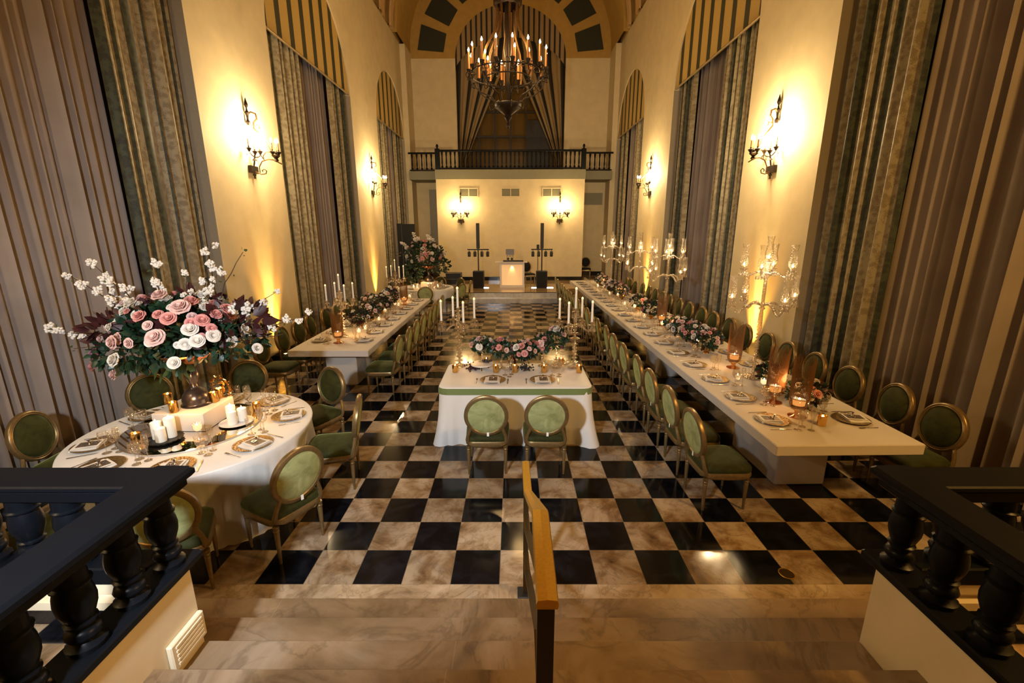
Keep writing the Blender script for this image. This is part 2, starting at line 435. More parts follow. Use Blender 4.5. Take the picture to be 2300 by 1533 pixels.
def damask():
    n = N('striped_damask_cloth')
    at = n.n('Attribute', attribute_name='u'); u = at.outputs['Fac']
    fr = n.math('FRACT', n.math('DIVIDE', u, 0.78))
    s1 = n.math('LESS_THAN', fr, 0.25); 
    s2 = n.math('MULTIPLY', n.math('GREATER_THAN', fr, 0.56), n.math('LESS_THAN', fr, 0.64))
    dark = n.math('MAXIMUM', s1, s2)
    z = n.n('SeparateXYZ'); n.link(n.coord(), z.inputs[0])
    cv = n.n('CombineXYZ'); n.link(u, cv.inputs[0]); n.link(z.outputs[2], cv.inputs[1])
    vo = n.n('TexVoronoi', feature='SMOOTH_F1'); n.link(cv.outputs[0], vo.inputs['Vector']); vo.inputs['Scale'].default_value = 15
    no = n.noise(38, 3, 0.6, cv.outputs[0], 2.5)
    pat = n.math('GREATER_THAN', n.math('ADD', n.math('MULTIPLY', vo.outputs['Distance'], 0.6), n.math('MULTIPLY', no, 0.8)), 0.66)
    gold = n.mix(pat, (0.20, 0.152, 0.078), (0.32, 0.265, 0.155))
    grn = n.mix(pat, (0.010, 0.014, 0.006), (0.034, 0.044, 0.020))
    nd = n.bsdf(Base_Color=n.mix(dark, gold, grn), Roughness=0.6); nd.inputs['Sheen Weight'].default_value = 0.2
    n.bump(nd, pat, 0.2, 0.004); return n.m
MAT['damask'] = damask()
def valance_mat(name, gold, green, period=0.62):
    n = N(name)
    at = n.n('Attribute', attribute_name='u')
    fr = n.math('FRACT', n.math('DIVIDE', at.outputs['Fac'], period))
    no = n.noise(60, 3)
    g1 = n.mix(no, tuple(x*0.8 for x in gold), tuple(x*1.15 for x in gold)); g2 = n.mix(no, tuple(x*0.7 for x in green), tuple(x*1.3 for x in green))
    nd = n.bsdf(Base_Color=n.mix(n.math('LESS_THAN', fr, 0.36), g1, g2), Roughness=0.6); return n.m
MAT['valance'] = valance_mat('striped_valance_cloth', (0.50, 0.34, 0.10), (0.030, 0.032, 0.014))
MAT['end_drape'] = valance_mat('dark_striped_drape', (0.30, 0.21, 0.10), (0.014, 0.014, 0.012), 0.42)
def charger_mat():
    n = N('beaded_gold_charger')
    vo = n.n('TexVoronoi'); n.link(n.coord(), vo.inputs['Vector']); vo.inputs['Scale'].default_value = 70
    col = n.mix(vo.outputs['Distance'], (0.46, 0.31, 0.12), (0.13, 0.08, 0.03))
    nd = n.bsdf(Base_Color=col, Roughness=0.36, Metallic=0.75); n.bump(nd, vo.outputs['Distance'], 0.8, 0.006); return n.m
MAT['charger'] = charger_mat()
# ------------------------------------------------------------------ floor, steps, landing
XW, SPR, YB = 4.875, 10.55, -6.5
def floor():
    m = M(); m.add([(-5.4,0,0),(5.4,0,0),(5.4,20.7,0),(-5.4,20.7,0)], [(0,1,2,3)]); struct('floor', m, MAT['floor'])
    m = M(); m.add([(-5.4,-1.3,0),(5.4,-1.3,0),(5.4,0,0),(-5.4,0,0)], [(0,1,2,3)]); struct('floor_border', m, MAT['border'])
    # stairs that climb towards the camera, and the landing they lead to
    ys = [-0.31, -0.64, -0.96, -1.275]
    for k, y in enumerate(ys[:3]):
        m = M(); m.rbox(-2.3 if k < 2 else -1.56, 2.75 if k < 2 else 1.97, -0.895 if k < 2 else -1.28, y, 0.001 if k == 0 else 0.175*k, 0.175*(k+1), 0.008); k < 2 and m.box(-1.56, 1.97, -1.28, -0.88, 0.175*k+0.001, 0.175*(k+1)); struct('floor_step', m, MAT['step'])
    m = M(); m.box(-1.56, 1.97, YB, -1.275, 0.5, 0.70); struct('floor_landing', m, MAT['step'])
    for x0, x1 in ((-5.35, -1.69), (2.10, 5.35)):
        m = M(); m.box(x0, x1, YB, -1.02, 0.5, 0.70); struct('floor_landing', m, MAT['floor'])
        m = M(); m.box(x0, x1, -1.03, -1.0, 0.70, 0.80); struct('trim_1', m, MAT['black_tile'])
        # low plaster wall under the balustrade, with a rolled lip
        m = M(); m.box(x0, x1, -1.0, -0.90, 0.0, 0.90); m.box(x0, x1, -1.045, -0.9, 0.80, 0.845); m.box(x0, x1, -1.02, -0.9, 0.875, 0.93)
        struct('wall_landing', m, MAT['plaster_white'])
    for x0, x1 in ((-1.70, -1.555), (1.965, 2.11)):
        m = M(); m.rbox(x0, x1, YB, -0.955, 0.0, 0.985, 0.012); struct('wall_stair', m, MAT['plaster_white'])
    m = M(); m.box(-5.4, 5.4, YB-0.2, YB, 0.0, 16); struct('wall_rear', m, MAT['ochre_dark'])
    # stage at the far end with two grey marble steps
    m = M(); m.rbox(-2.3, 2.3, 13.51, 15.0, 0, 0.175, 0.006); struct('floor_stage_step', m, MAT['stage_step'])
    m = M(); m.rbox(-2.3, 2.3, 13.92, 15.0, 0.175, 0.35, 0.006); struct('floor_stage_step', m, MAT['stage_step'])
    m = M(); m.box(-2.3, 2.3, 13.94, 15.0, 0.345, 0.352); m.box(-5.3, 5.3, 15.0, 20.6, 0, 0.352); struct('floor_stage', m, MAT['stage'])
    m = M(); m.box(-2.3, 2.3, 13.915, 13.935, 0.335, 0.353); struct('trim_2', m, MAT['black_tile'])
floor()

WIN = {-1: [(-0.05, 4.86), (7.39, 12.20), (14.96, 19.25)], 1: [(-0.35, 4.56), (7.00, 11.75), (14.90, 19.25)]}
ZS = 6.62
def side_wall(s):
    side = 'left' if s < 0 else 'right'
    x = s*XW; xb = s*(XW+0.55)
    m = M()
    def q(y0, z0, y1, z1): m.add([(x,y0,z0),(x,y1,z0),(x,y1,z1),(x,y0,z1)], [(0,1,2,3) if s < 0 else (3,2,1,0)])
    prev = YB
    for a, b in WIN[s]:
        q(prev, 0, a, SPR); prev = b
        r = (b-a)/2; c = (a+b)/2; rz = r*0.98; n = 36
        vs = []; fs = []
        for i in range(n+1):
            t = PI*i/n; y = c-r*math.cos(t); z = ZS+rz*math.sin(t)
            vs += [(x,y,z),(x,y,SPR),(xb,y,z)]
        for i in range(n):
            p = 3*i
            fs += [(p,p+3,p+4,p+1), (p+2,p+5,p+3,p)]
        m.add(vs, fs, False)
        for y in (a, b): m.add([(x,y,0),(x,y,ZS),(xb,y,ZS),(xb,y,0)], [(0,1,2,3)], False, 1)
    q(prev, 0, 20.7, SPR)
    # outer leaf that closes the recesses
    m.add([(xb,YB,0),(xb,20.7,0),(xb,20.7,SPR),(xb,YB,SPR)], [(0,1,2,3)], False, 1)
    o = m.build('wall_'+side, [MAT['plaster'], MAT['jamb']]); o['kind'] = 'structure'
    # shaded return where the hall narrows to the balcony
    m = M(); m.box(min(s*4.64, s*XW), max(s*4.64, s*XW), 19.3, 20.6, 0.35, SPR); struct('wall_'+side+'_return', m, MAT['plaster'])
    # black skirting along the foot of the wall
    m = M(); p = 0.0
    for a, b in [(YB, YB)]+WIN[s]+[(15.0, 15.0)]:
        pass
    segs = []; p = -0.89
    for a, b in WIN[s]:
        if a > p: segs.append((p, min(a, 15)))
        p = b
    for a, b in segs: m.box(min(x, x-s*0.025), max(x, x-s*0.025), a, b, 0, 0.14)
    struct('baseboard_'+side, m, MAT['black_tile'])
side_wall(-1); side_wall(1)

def vault():
    m = M(); n = 48; ys = [YB, 2, 8, 14, 20.7]
    vs = []; fs = []
    for y in ys:
        for i in range(n+1):
            t = PI*i/n; vs.append((-XW*math.cos(t), y, SPR+XW*math.sin(t)))
    for j in range(len(ys)-1):
        for i in range(n):
            a = j*(n+1)+i; fs.append((a, a+1, a+n+2, a+n+1))
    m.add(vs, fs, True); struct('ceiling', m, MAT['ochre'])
    k = 3
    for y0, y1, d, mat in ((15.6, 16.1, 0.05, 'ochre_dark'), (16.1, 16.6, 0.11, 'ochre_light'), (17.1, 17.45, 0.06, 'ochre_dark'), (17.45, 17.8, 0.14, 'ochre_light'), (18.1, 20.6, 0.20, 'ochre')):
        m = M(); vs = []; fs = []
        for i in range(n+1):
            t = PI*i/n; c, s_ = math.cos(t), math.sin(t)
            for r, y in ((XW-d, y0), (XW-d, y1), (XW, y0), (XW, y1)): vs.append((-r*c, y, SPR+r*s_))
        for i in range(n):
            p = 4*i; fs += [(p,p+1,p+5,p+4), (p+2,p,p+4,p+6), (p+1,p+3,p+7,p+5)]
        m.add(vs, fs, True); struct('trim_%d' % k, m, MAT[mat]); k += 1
vault()

AX, AZ, AC = 2.58, 2.22, 10.36     # far window arch: half width, rise, springing height
def far_wall():
    yb = 20.5; m = M(); n = 40
    # plaster face round the arched window, cream below the springing line and ochre above
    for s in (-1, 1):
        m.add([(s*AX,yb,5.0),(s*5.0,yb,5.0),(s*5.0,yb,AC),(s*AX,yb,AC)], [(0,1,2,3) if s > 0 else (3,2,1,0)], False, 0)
        m.add([(s*AX,yb,5.0),(s*AX,yb,AC),(s*AX,yb+0.4,AC),(s*AX,yb+0.4,5.0)], [(0,1,2,3)], False, 0)
    vs = []; fs = []
    for i in range(n+1):
        t = PI*i/n; c, s_ = math.cos(t), math.sin(t)
        vs += [(-AX*c, yb, AC+AZ*s_), (-5.0*c, yb, AC+5.3*s_), (-AX*c, yb+0.4, AC+AZ*s_)]
    for i in range(n):
        p = 3*i; fs += [(p,p+3,p+4,p+1), (p+2,p+5,p+3,p)]
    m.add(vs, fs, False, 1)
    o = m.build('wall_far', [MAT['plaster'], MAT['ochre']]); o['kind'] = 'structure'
    # dark radial panels round the arch
    for ang in (12, 32.5, 53, 73.5, 106.5, 127, 147.5, 168):
        m = M(); a0, a1 = R(ang-7.2), R(ang+7.2); vs = []
        for y in (yb-0.03, yb+0.01):
            for r, a in ((3.12, a0), (4.32, a0), (4.32, a1), (3.12, a1)):
                vs.append((-r*math.cos(a), y, AC+r*math.sin(a)*0.98))
        m.add(vs, [(0,1,2,3),(7,6,5,4),(0,4,5,1),(1,5,6,2),(2,6,7,3),(3,7,4,0)])
        struct('trim_arch_panel', m, MAT['dark_green'])
    # window behind the far drapes
    m = M(); m.box(-AX, AX, yb+0.62, yb+0.66, 4.9, 13.0); struct('wall_outside', m, MAT['night'])  # added sheet behind the glass, coloured like the ochre wall's reflection
    root = thing('window_1', 'tall arched far window with dark muntins above the balcony', 'window', (0, yb+0.40, 5.2)); root['kind'] = 'structure'
    m = M(); m.add([(-AX,0,0),(AX,0,0),(AX,0,7.4),(-AX,0,7.4)], [(0,1,2,3)]); m.build('pane', MAT['window_glass'], root)
    m = M()
    for x in (-1.55, -0.78, 0.0, 0.78, 1.55): m.box(x-0.035, x+0.035, -0.05, 0.02, 0, 6.6)
    for z in (0.05, 1.85, 2.95, 4.05, 5.15): m.box(-AX, AX, -0.055, 0.02, z-0.035, z+0.035)
    m.build('muntin', MAT['black'], root)
    m = M(); m.box(0.80, 1.9, -0.02, 0.015, 0.05, 2.6); m.build('door_leaf', MAT['black'], root)
    # centre block with the sconces and the side walls under the balcony
    m = M(); m.box(-3.30, 3.28, 18.0, 20.5, 0.35, 4.80); struct('wall_stage', m, MAT['plaster'])
    m = M(); m.box(-3.31, 3.29, 17.985, 18.02, 0.352, 0.52); struct('baseboard_stage', m, MAT['black_tile'])
    m = M(); m.box(-3.32, 3.30, 17.97, 20.5, 4.80, 5.20); struct('trim_fascia', m, MAT['grey_trim'])
    for s in (-1, 1):
        m = M(); m.box(*sorted((s*3.3, s*4.66)), 18.88, 20.5, 4.87, 5.24); struct('trim_side_fascia', m, MAT['grey_trim'])
        m = M(); m.box(*sorted((s*3.29, s*4.70)), 20.3, 20.5, 0.35, 4.87); struct('wall_recess', m, MAT['plaster'])
        m = M(); m.box(*sorted((s*3.29, s*4.64)), 20.27, 20.3, 0.352, 0.55); struct('baseboard_recess', m, MAT['black_tile'])
    m = M(); m.box(-4.02, -3.31, 20.20, 20.29, 0.36, 4.55); o = m.build('door_1', MAT['grey_panel']); o['kind'] = 'structure'  # plain flat grey panel set against the recess wall
far_wall()

# ------------------------------------------------------------------ curtains
def pleats(root_name, label, s, y0, y1, x, z0, z1, nf, amp, mat, seed, group=None, uoff=0.0, grow=1.0):
    r = random.Random(seed); nu = nf*10
    ph = [r.uniform(-0.9, 0.9) for _ in range(nf+2)]; am = [r.uniform(0.35, 1.35) for _ in range(nf+2)]
    wd = [r.uniform(0.45, 1.7) for _ in range(nf)]; tot = sum(wd); cum = [0]
    for w in wd: cum.append(cum[-1]+w/tot)
    def fold(u):
        k = max(i for i in range(nf) if cum[i] <= u+1e-9); k = min(k, nf-1)
        f = (u-cum[k])/(cum[k+1]-cum[k]); a = am[k]
        return a*(0.5-0.5*math.cos(2*PI*f)), k
    def P(u, v):
        h, k = fold(min(u, 0.99999)); g = 1+0.25*(1-v)
        y = y0+(y1-y0)*u+0.02*math.sin(3*v+ph[k]*4)*(1-v)
        return (x-s*(amp*g*h+0.004*math.sin(40*u)), y, z0+(z1-z0)*v)
    L = abs(y1-y0)*1.5
    m = M(); m.sheet(P, nu, 6, True, 0, (lambda u, v: uoff+u*L))
    o = m.build(root_name, mat, angle=75); tag(o, label, 'curtain', group); return o
def valance(s, a, b, x, label):
    r = (b-a)/2; c = (a+b)/2; rz = r*0.98; n = 60
    def P(u, v):
        y = a+(b-a)*u; t = max(0.0, 1-((y-c)/r)**2)
        top = ZS+rz*math.sqrt(t); low = ZS+0.04
        return (x-s*0.03, y, low+(max(top, low+0.02)-low)*v)
    root = thing('arched_valance', label, 'valance', group='striped valances in the wall arches')
    m = M(); m.sheet(P, n, 6, True, 0, (lambda u, v: (b-a)*u+0.1)); m.build('valance_cloth', MAT['valance'], root)
    m = M(); m.tube([P(i/n, 0) for i in range(n+1)], 0.028, 6); m.build('trim_cord', MAT['champagne'], root)
def windows():
    names = {-1: 'beside the flower-topped round table', 1: 'beside the longest table'}
    where = [['by the balustrade', 'between two sconces', 'by the stage'], ['by the balustrade', 'between two sconces', 'by the stage']]
    for s in (-1, 1):
        for i, (a, b) in enumerate(WIN[s]):
            x = s*(XW+0.26); w = where[0][i]; sd = 'flower table side' if s < 0 else 'longest table side'
            pn = 1.75; pn2 = 1.45 if i == 0 else 1.25
            lo = 0.352 if i == 2 else 0.0
            zt = ZS+1.6
            pleats('striped_drape', f'green and gold damask drape, far edge of window {w}, {sd}', s, b-pn2, b-0.02, x-s*0.03, lo, ZS+0.5, 7 if i == 0 else 9, 0.10, MAT['damask'], 3+i+10*s, 'striped damask drapes', uoff=0.05 if i == 0 else 0.22)
            if i: pleats('striped_drape', f'green and gold damask drape, near edge of window {w}, {sd}', s, a+0.02, a+pn, x-s*0.03, lo, ZS+0.5, 11, 0.105, MAT['damask'], 23+i+10*s, 'striped damask drapes', uoff=0.55)
            a2 = a+0.02 if i == 0 else a+pn-0.15
            pleats('taupe_curtain', f'plain taupe pleated curtain in window {w}, {sd}', s, a2, b-pn2+0.12, x+s*0.16, lo, ZS+0.5, 24 if i == 0 else 28, 0.155 if i == 0 else 0.115, MAT['sheer'], 43+i+10*s, 'taupe pleated curtains')
            valance(s, a+0.02, b-0.02, s*(XW+0.07), f'gold and dark green striped valance in arch {w}, {sd}')
windows()
def far_drapes():
    y = 20.62
    for s in (-1, 1):
        sd = 'grey door' if s < 0 else 'black oval chair'
        root = thing('far_drape', f'dark striped drape tied back at far window, {sd} side', 'curtain', group='drapes of the far window')
        def P(u, v):
            z = 5.2+v*(AC-5.2+2.2)
            w = min(2.3, 0.42+0.42*max(0, z-6.0)**1.05)
            xo = AX-0.02
            t = max(0.0, 1-max(0, (z-AC)/AZ)**2); xo = min(xo, AX*math.sqrt(t)+0.0)
            return (s*(xo-min(w, 0.93*xo)*u), y+0.12-0.07*abs(math.sin(u*PI*7)), z)
        m = M(); m.sheet(P, 70, 20, True, 0, (lambda u, v: u*1.5)); m.build('drape_cloth', MAT['end_drape'], root, angle=75)
    root = thing('far_valance', 'dark striped swagged valance at head of the far window arch', 'valance')
    def P(u, v):
        x = -AX+2*AX*u; t = max(0.0, 1-(x/AX)**2); top = AC+AZ*math.sqrt(t)
        low = AC-0.3+1.35*math.sqrt(t)*0.9-0.75*math.exp(-(x/0.5)**2)*0-0.3*abs(x/AX)
        low = min(low, top-0.01)
        return (x, 20.53-0.03*abs(math.sin(u*PI*22)), low+(top-low)*v)
    m = M(); m.sheet(P, 220, 6, True, 0, (lambda u, v: u*9.0)); m.build('valance_cloth', MAT['end_drape'], root, angle=75)
far_drapes()

# ------------------------------------------------------------------ balustrades
BALP = [(0.060,0),(0.068,0.0),(0.070,0.03),(0.052,0.045),(0.042,0.06),(0.056,0.075),(0.063,0.10),(0.056,0.128),(0.042,0.14),(0.040,0.155),(0.054,0.165),(0.056,0.178),(0.045,0.188),
        (0.052,0.21),(0.064,0.26),(0.068,0.31),(0.064,0.36),(0.057,0.40),(0.056,0.405),(0.066,0.412),(0.068,0.425),(0.058,0.435),(0.056,0.50),(0.056,0.52)]
def balustrade():
    sc = 0.37/0.52
    bm = M(); bm.lathe([(r*1.0, z*sc) for r, z in BALP], 16); bme = bm.mesh('baluster', MAT['black_paint'])
    for s in (-1, 1):
        x = -1.63 if s < 0 else 2.04
        nm = 'flower table' if s < 0 else 'longest table'
        root = thing('balustrade', f'black balustrade with turned balusters above the steps, {nm} side', 'balustrade', group='black landing balustrades')
        xe = -5.3 if s < 0 else 5.3
        yc = -0.955
        m = M(); m.rbox(x-0.09, x+0.09, YB+0.05, -0.87, 0.986, 1.03, 0.008); m.rbox(*sorted((x+s*0.09, xe)), yc-0.07, yc+0.08, 0.931, 1.03, 0.008); m.build('base_rail', MAT['black_paint'], root)
        m = M(); m.rbox(x-0.075, x+0.075, YB+0.05, -0.86, 1.40, 1.45, 0.012); m.rbox(x-0.105, x+0.105, YB+0.05, -0.83, 1.45, 1.50, 0.014)
        m.rbox(*sorted((x+s*0.09, xe)), yc-0.075, yc+0.08, 1.40, 1.468, 0.012); m.rbox(*sorted((x+s*0.07, xe)), yc-0.09, yc+0.10, 1.468, 1.4995, 0.008)
        m.build('handrail', MAT['black_paint'], root)
        y = -0.99
        for k in range(7):
            link('baluster', bme, root, (x, y-0.225*k, 1.03))
        for k in range(1, 9):
            link('baluster', bme, root, (x+s*0.225*k+s*0.03, yc, 1.03))
balustrade()
def stair_rail():
    root = thing('stair_handrail', 'brass topped bronze handrail down the middle of the marble steps', 'handrail', (0.25, 0, 0))
    path = [(-1.72,1.50),(-1.24,1.50),(-0.28,0.985),(0.10,0.985)]
    m = M(); pr = [(-0.042,-0.018),(0.042,-0.018),(0.046,0.0),(0.040,0.014),(0.0,0.019),(-0.040,0.014),(-0.046,0.0)]
    vs = []; fs = []; k = len(pr)
    xs = [-0.030, -0.026, -0.045, -0.05]; ws = [0.80, 0.80, 0.62, 0.60]
    for (y, z), xo, w in zip(path, xs, ws):
        vs += [(px*w+xo, y, z+pz) for px, pz in pr]
    for i in range(3):
        for j in range(k): fs.append((i*k+j, i*k+(j+1)%k, (i+1)*k+(j+1)%k, (i+1)*k+j))
    fs += [tuple(range(k))[::-1], tuple(3*k+j for j in range(k))]
    m.add(vs, fs); m.build('handrail', MAT['brass'], root)
    m = M()
    for dz in (0.30, 0.62):
        pp = [(-1.66,1.50-dz),(-1.24,1.50-dz),(-0.28,0.985-dz),(-0.10,0.985-dz)]
        vs = []; fs = []
        for (y, z), xo in zip(pp, xs): vs += [(xo-0.02,y,z),(xo+0.02,y,z),(xo+0.02,y,z+0.012),(xo-0.02,y,z+0.012)]
        for i in range(3):
            for j in range(4): fs.append((i*4+j, i*4+(j+1)%4, (i+1)*4+(j+1)%4, (i+1)*4+j))
        m.add(vs, fs)
    m.build('lower_bar', MAT['bronze'], root)
    m = M(); m.box(-0.060, -0.002, -1.68, -1.645, 0.70, 1.484); m.build('post', MAT['black'], root)
    m = M(); m.box(-0.068, -0.032, -0.10, -0.065, 0.0, 0.97); m.build('post', MAT['bronze'], root)
    m = M(); m.rbox(-0.11, 0.0, -0.14, -0.03, 0.0, 0.012, 0.004); m.build('base_plate', MAT['black'], root)
stair_rail()
def plinth_vent():
    root = thing('wall_vent', 'painted louvred vent low on the plaster stair wall', 'vent', (-1.554, -1.20, 0.585))
    m = M(); m.rbox(0.0, 0.03, 0.0, 0.23, 0.0, 0.15, 0.006); m.build('vent_body', MAT['plaster_white'], root)
    m = M()
    for k in range(5): m.box(0.03, 0.036, 0.025, 0.205, 0.022+0.024*k, 0.033+0.024*k)
    m.build('louvre', MAT['plaster_white'], root)
plinth_vent()
def balcony_rail():
    bm = M(); bm.lathe([(0.045,0),(0.045,0.06),(0.02,0.09),(0.035,0.2),(0.025,0.45),(0.045,0.60),(0.045,0.66)], 8); bme = bm.mesh('baluster', MAT['black_paint'])
    root = thing('balcony_rail', 'black balcony railing across the middle of the far wall', 'railing', (0, 18.06, 5.20))
    m = M(); m.rbox(-3.2, 3.2, -0.04, 0.04, 0.03, 0.09, 0.005); m.build('base_rail', MAT['black_paint'], root)
    m = M(); m.rbox(-3.28, 3.28, -0.06, 0.06, 0.74, 0.82, 0.008); m.build('handrail', MAT['black_paint'], root)
    n = 33
    for k in range(n): link('baluster', bme, root, (-3.0+6.0*k/(n-1), 0, 0.085))
    for x in (-3.2, 3.2):
        m = M(); m.rbox(x-0.10, x+0.10, -0.09, 0.09, 0, 0.86, 0.01); p = m.build('newel_post', MAT['black_paint'], root)
        m = M(); m.lathe([(0.05,0.86),(0.03,0.90),(0.06,0.96),(0.04,1.03),(0.0,1.06)], 10, (x,0,0)); m.build('finial', MAT['black_paint'], p)
    for s in (-1, 1):
        root = thing('balcony_rail', f'short black balcony railing above the {"grey door" if s < 0 else "black oval chair"}', 'railing', (s*3.95, 18.93, 5.24), group='short side railings of the balcony')
        m = M(); m.rbox(-0.68, 0.68, -0.03, 0.03, 0.02, 0.07, 0.004); m.build('base_rail', MAT['black_paint'], root)
        m = M(); m.rbox(-0.72, 0.72, -0.05, 0.05, 0.74, 0.81, 0.006); m.build('handrail', MAT['black_paint'], root)
        for k in range(6): link('baluster', bme, root, (-0.55+0.22*k, 0, 0.07))
balcony_rail()
def wall_vents():
    for x, w in ((-1.86, 'above the sconce by the grey door'), (0.0, 'above the laptop booth'), (1.82, 'above the sconce by the black chair')):
        root = thing('wall_vent', f'double louvred air vent {w}', 'vent', (x, 17.995, 4.24), group='stage wall air vents')
        m = M()
        for a in ((-0.42,0.42,-0.19,-0.155),(-0.42,0.42,0.155,0.19),(-0.42,-0.385,-0.155,0.155),(0.385,0.42,-0.155,0.155),(-0.017,0.017,-0.155,0.155)):
            m.box(a[0], a[1], -0.03, 0.0, a[2], a[3])
        m.build('vent_frame', MAT['plaster'], root)
        m = M()
        for k in range(9): m.box(-0.39, 0.39, -0.02, -0.004, -0.15+0.034*k, -0.131+0.034*k)
        m.box(-0.39, 0.39, -0.004, 0, -0.155, 0.155)
        m.build('louvre', MAT['grey_trim'], root)
    root = thing('wall_vent', 'wide grey grille under the side balcony above the oval chair', 'vent', (3.98, 20.29, 4.1))
    m = M(); m.box(-0.62, 0.55, -0.03, 0, -0.28, 0.28); m.build('vent_frame', MAT['jamb'], root)
    m = M(); [m.box(-0.58, 0.51, -0.045, -0.03, -0.25+0.06*k, -0.215+0.06*k) for k in range(9)]; m.build('louvre', MAT['grey_trim'], root)
wall_vents()
def floor_drain():
    root = thing('floor_cover', 'small round dark metal cover set in the chequered floor', 'floor cover', (2.29, 0.11, 0.001))
    m = M(); m.lathe([(0.0,0.004),(0.052,0.004),(0.055,0.0)], 20); m.build('cover_plate', MAT['bronze'], root)
    m = M(); m.ring((0,0,0.002), 0.058, 0.058, 0.004, 24, 6, plane='XY'); m.build('cover_rim', MAT['brass'], root)
floor_drain()
# ------------------------------------------------------------------ chairs
def chair_meshes(frame, vel, back):
    D = {}
    # seat cushion: bowed front, domed top
    def outline(e):
        pts = []
        for i in range(40):
            a = 2*PI*i/40; c, s_ = math.cos(a), math.sin(a)
            k = 0.30
            x = (0.235-e)*math.copysign(abs(c)**k, c); y = (0.235-e)*math.copysign(abs(s_)**k, s_)
            x *= 1+0.05*(y/0.235); y += 0.02*(1-(x/0.24)**2)*(1 if y > 0 else 0)
            pts.append((x, y))
        return pts
    m = M(); rings = [(0.0, 0.405), (-0.006, 0.425), (-0.004, 0.45), (0.02, 0.475), (0.07, 0.49), (0.15, 0.498)]
    vs = []; fs = []
    for e, z in rings: vs += [(x, y, z) for x, y in outline(e)]
    for k in range(len(rings)-1):
        for i in range(40): fs.append((k*40+i, k*40+(i+1)%40, (k+1)*40+(i+1)%40, (k+1)*40+i))
    fs.append(tuple(len(vs)-40+i for i in range(40))); m.add(vs, fs, True); D['seat'] = m.mesh('seat', vel, 75)
    m = M(); vs = []; fs = []
    for e, z in ((0.03, 0.345), (0.005, 0.345), (-0.008, 0.36), (-0.008, 0.39), (0.0, 0.408), (0.03, 0.408)):
        for i, (x, y) in enumerate(outline(e)):
            dip = -0.018*math.cos(2*PI*(i/40)*4) if z < 0.38 else 0
            vs.append((x, y, z+dip*0.6))
    for k in range(5):
        for i in range(40): fs.append((k*40+i, k*40+(i+1)%40, (k+1)*40+(i+1)%40, (k+1)*40+i))
    fs.append(tuple(range(40))[::-1]); m.add(vs, fs, True); D['seat_frame'] = m.mesh('seat_frame', frame)
    tilt = Matrix.Translation((0, -0.235, 0.50)) @ Matrix.Rotation(R(9), 4, 'X')
    prof = [(-0.022, 0.018), (-0.014, 0.027), (-0.004, 0.022), (0.004, 0.029), (0.014, 0.024), (0.021, 0.012), (0.021, -0.014), (0.010, -0.022), (-0.014, -0.022), (-0.022, -0.014)]
    m = M(); m.ring((0, 0, 0.235), 0.218, 0.226, 0.02, 48, prof=prof)
    m.tf(tilt)
    for s in (-1, 1):
        m.tube([(s*0.205, -0.205, 0.385), (s*0.212, -0.222, 0.43), (s*0.205, -0.236, 0.48), (s*0.188, -0.244, 0.53), (s*0.172, -0.252, 0.575), (s*0.175, -0.262, 0.62)], [0.024, 0.022, 0.019, 0.018, 0.018, 0.014], 8)
    D['back_frame'] = m.mesh('back_frame', frame)
    m = M(); m.lathe([(0.203, 0.0), (0.200, 0.016), (0.16, 0.034), (0.09, 0.044), (0.0, 0.047)], 32, axis='Y')
    m.tf(Matrix.Translation((0, 0, 0.235)) @ Matrix.Diagonal((1, 1, 1.035, 1)))
    m.tf(tilt); 
    D['backrest'] = m.mesh('backrest', vel, 75)
    m = M(); m.lathe([(0.204, 0.012), (0.19, 0.020), (0.10, 0.027), (0.0, 0.029)], 32, axis='Y'); m.tf(Matrix.Rotation(PI, 4, 'Z'))
    m.tf(Matrix.Translation((0, 0, 0.235)) @ Matrix.Diagonal((1, 1, 1.035, 1))); m.tf(tilt)
    D['back_panel'] = m.mesh('back_panel', back, 75)
    m = M(); m.lathe([(0.0,0),(0.010,0.0),(0.013,0.012),(0.011,0.03),(0.013,0.045),(0.0215,0.285),(0.019,0.29),(0.024,0.298),(0.025,0.31),(0.020,0.318),(0.024,0.326),(0.026,0.35),(0.0,0.352)], 10)
    D['leg'] = m.mesh('leg', frame)
    m = M(); m.box(-0.012, 0.012, -0.001, 0.001, -0.045, 0); D['tag'] = m.mesh('care_tag', MAT['tag'])
    return D
def make_chair(D, name='dining_chair', tagp=True):
    def fn():
        t = thing(name, 'chair', 'chair')
        link('seat', D['seat'], t); link('seat_frame', D['seat_frame'], t)
        link('back_frame', D['back_frame'], t); link('backrest', D['backrest'], t); link('back_panel', D['back_panel'], t)
        for x, y in ((-0.205, 0.20), (0.205, 0.20), (-0.205, -0.205), (0.205, -0.205)): link('leg', D['leg'], t, (x, y, 0))
        if tagp: link('care_tag', D['tag'], t, (0.015, -0.266, 0.535))
        return t
    return Proto(fn)
CHAIR = make_chair(chair_meshes(MAT['gold_frame'], MAT['velvet'], MAT['velvet_back']))
CHAIR_BLACK = make_chair(chair_meshes(MAT['champagne'], MAT['black_velvet'], MAT['black_velvet']), tagp=False)

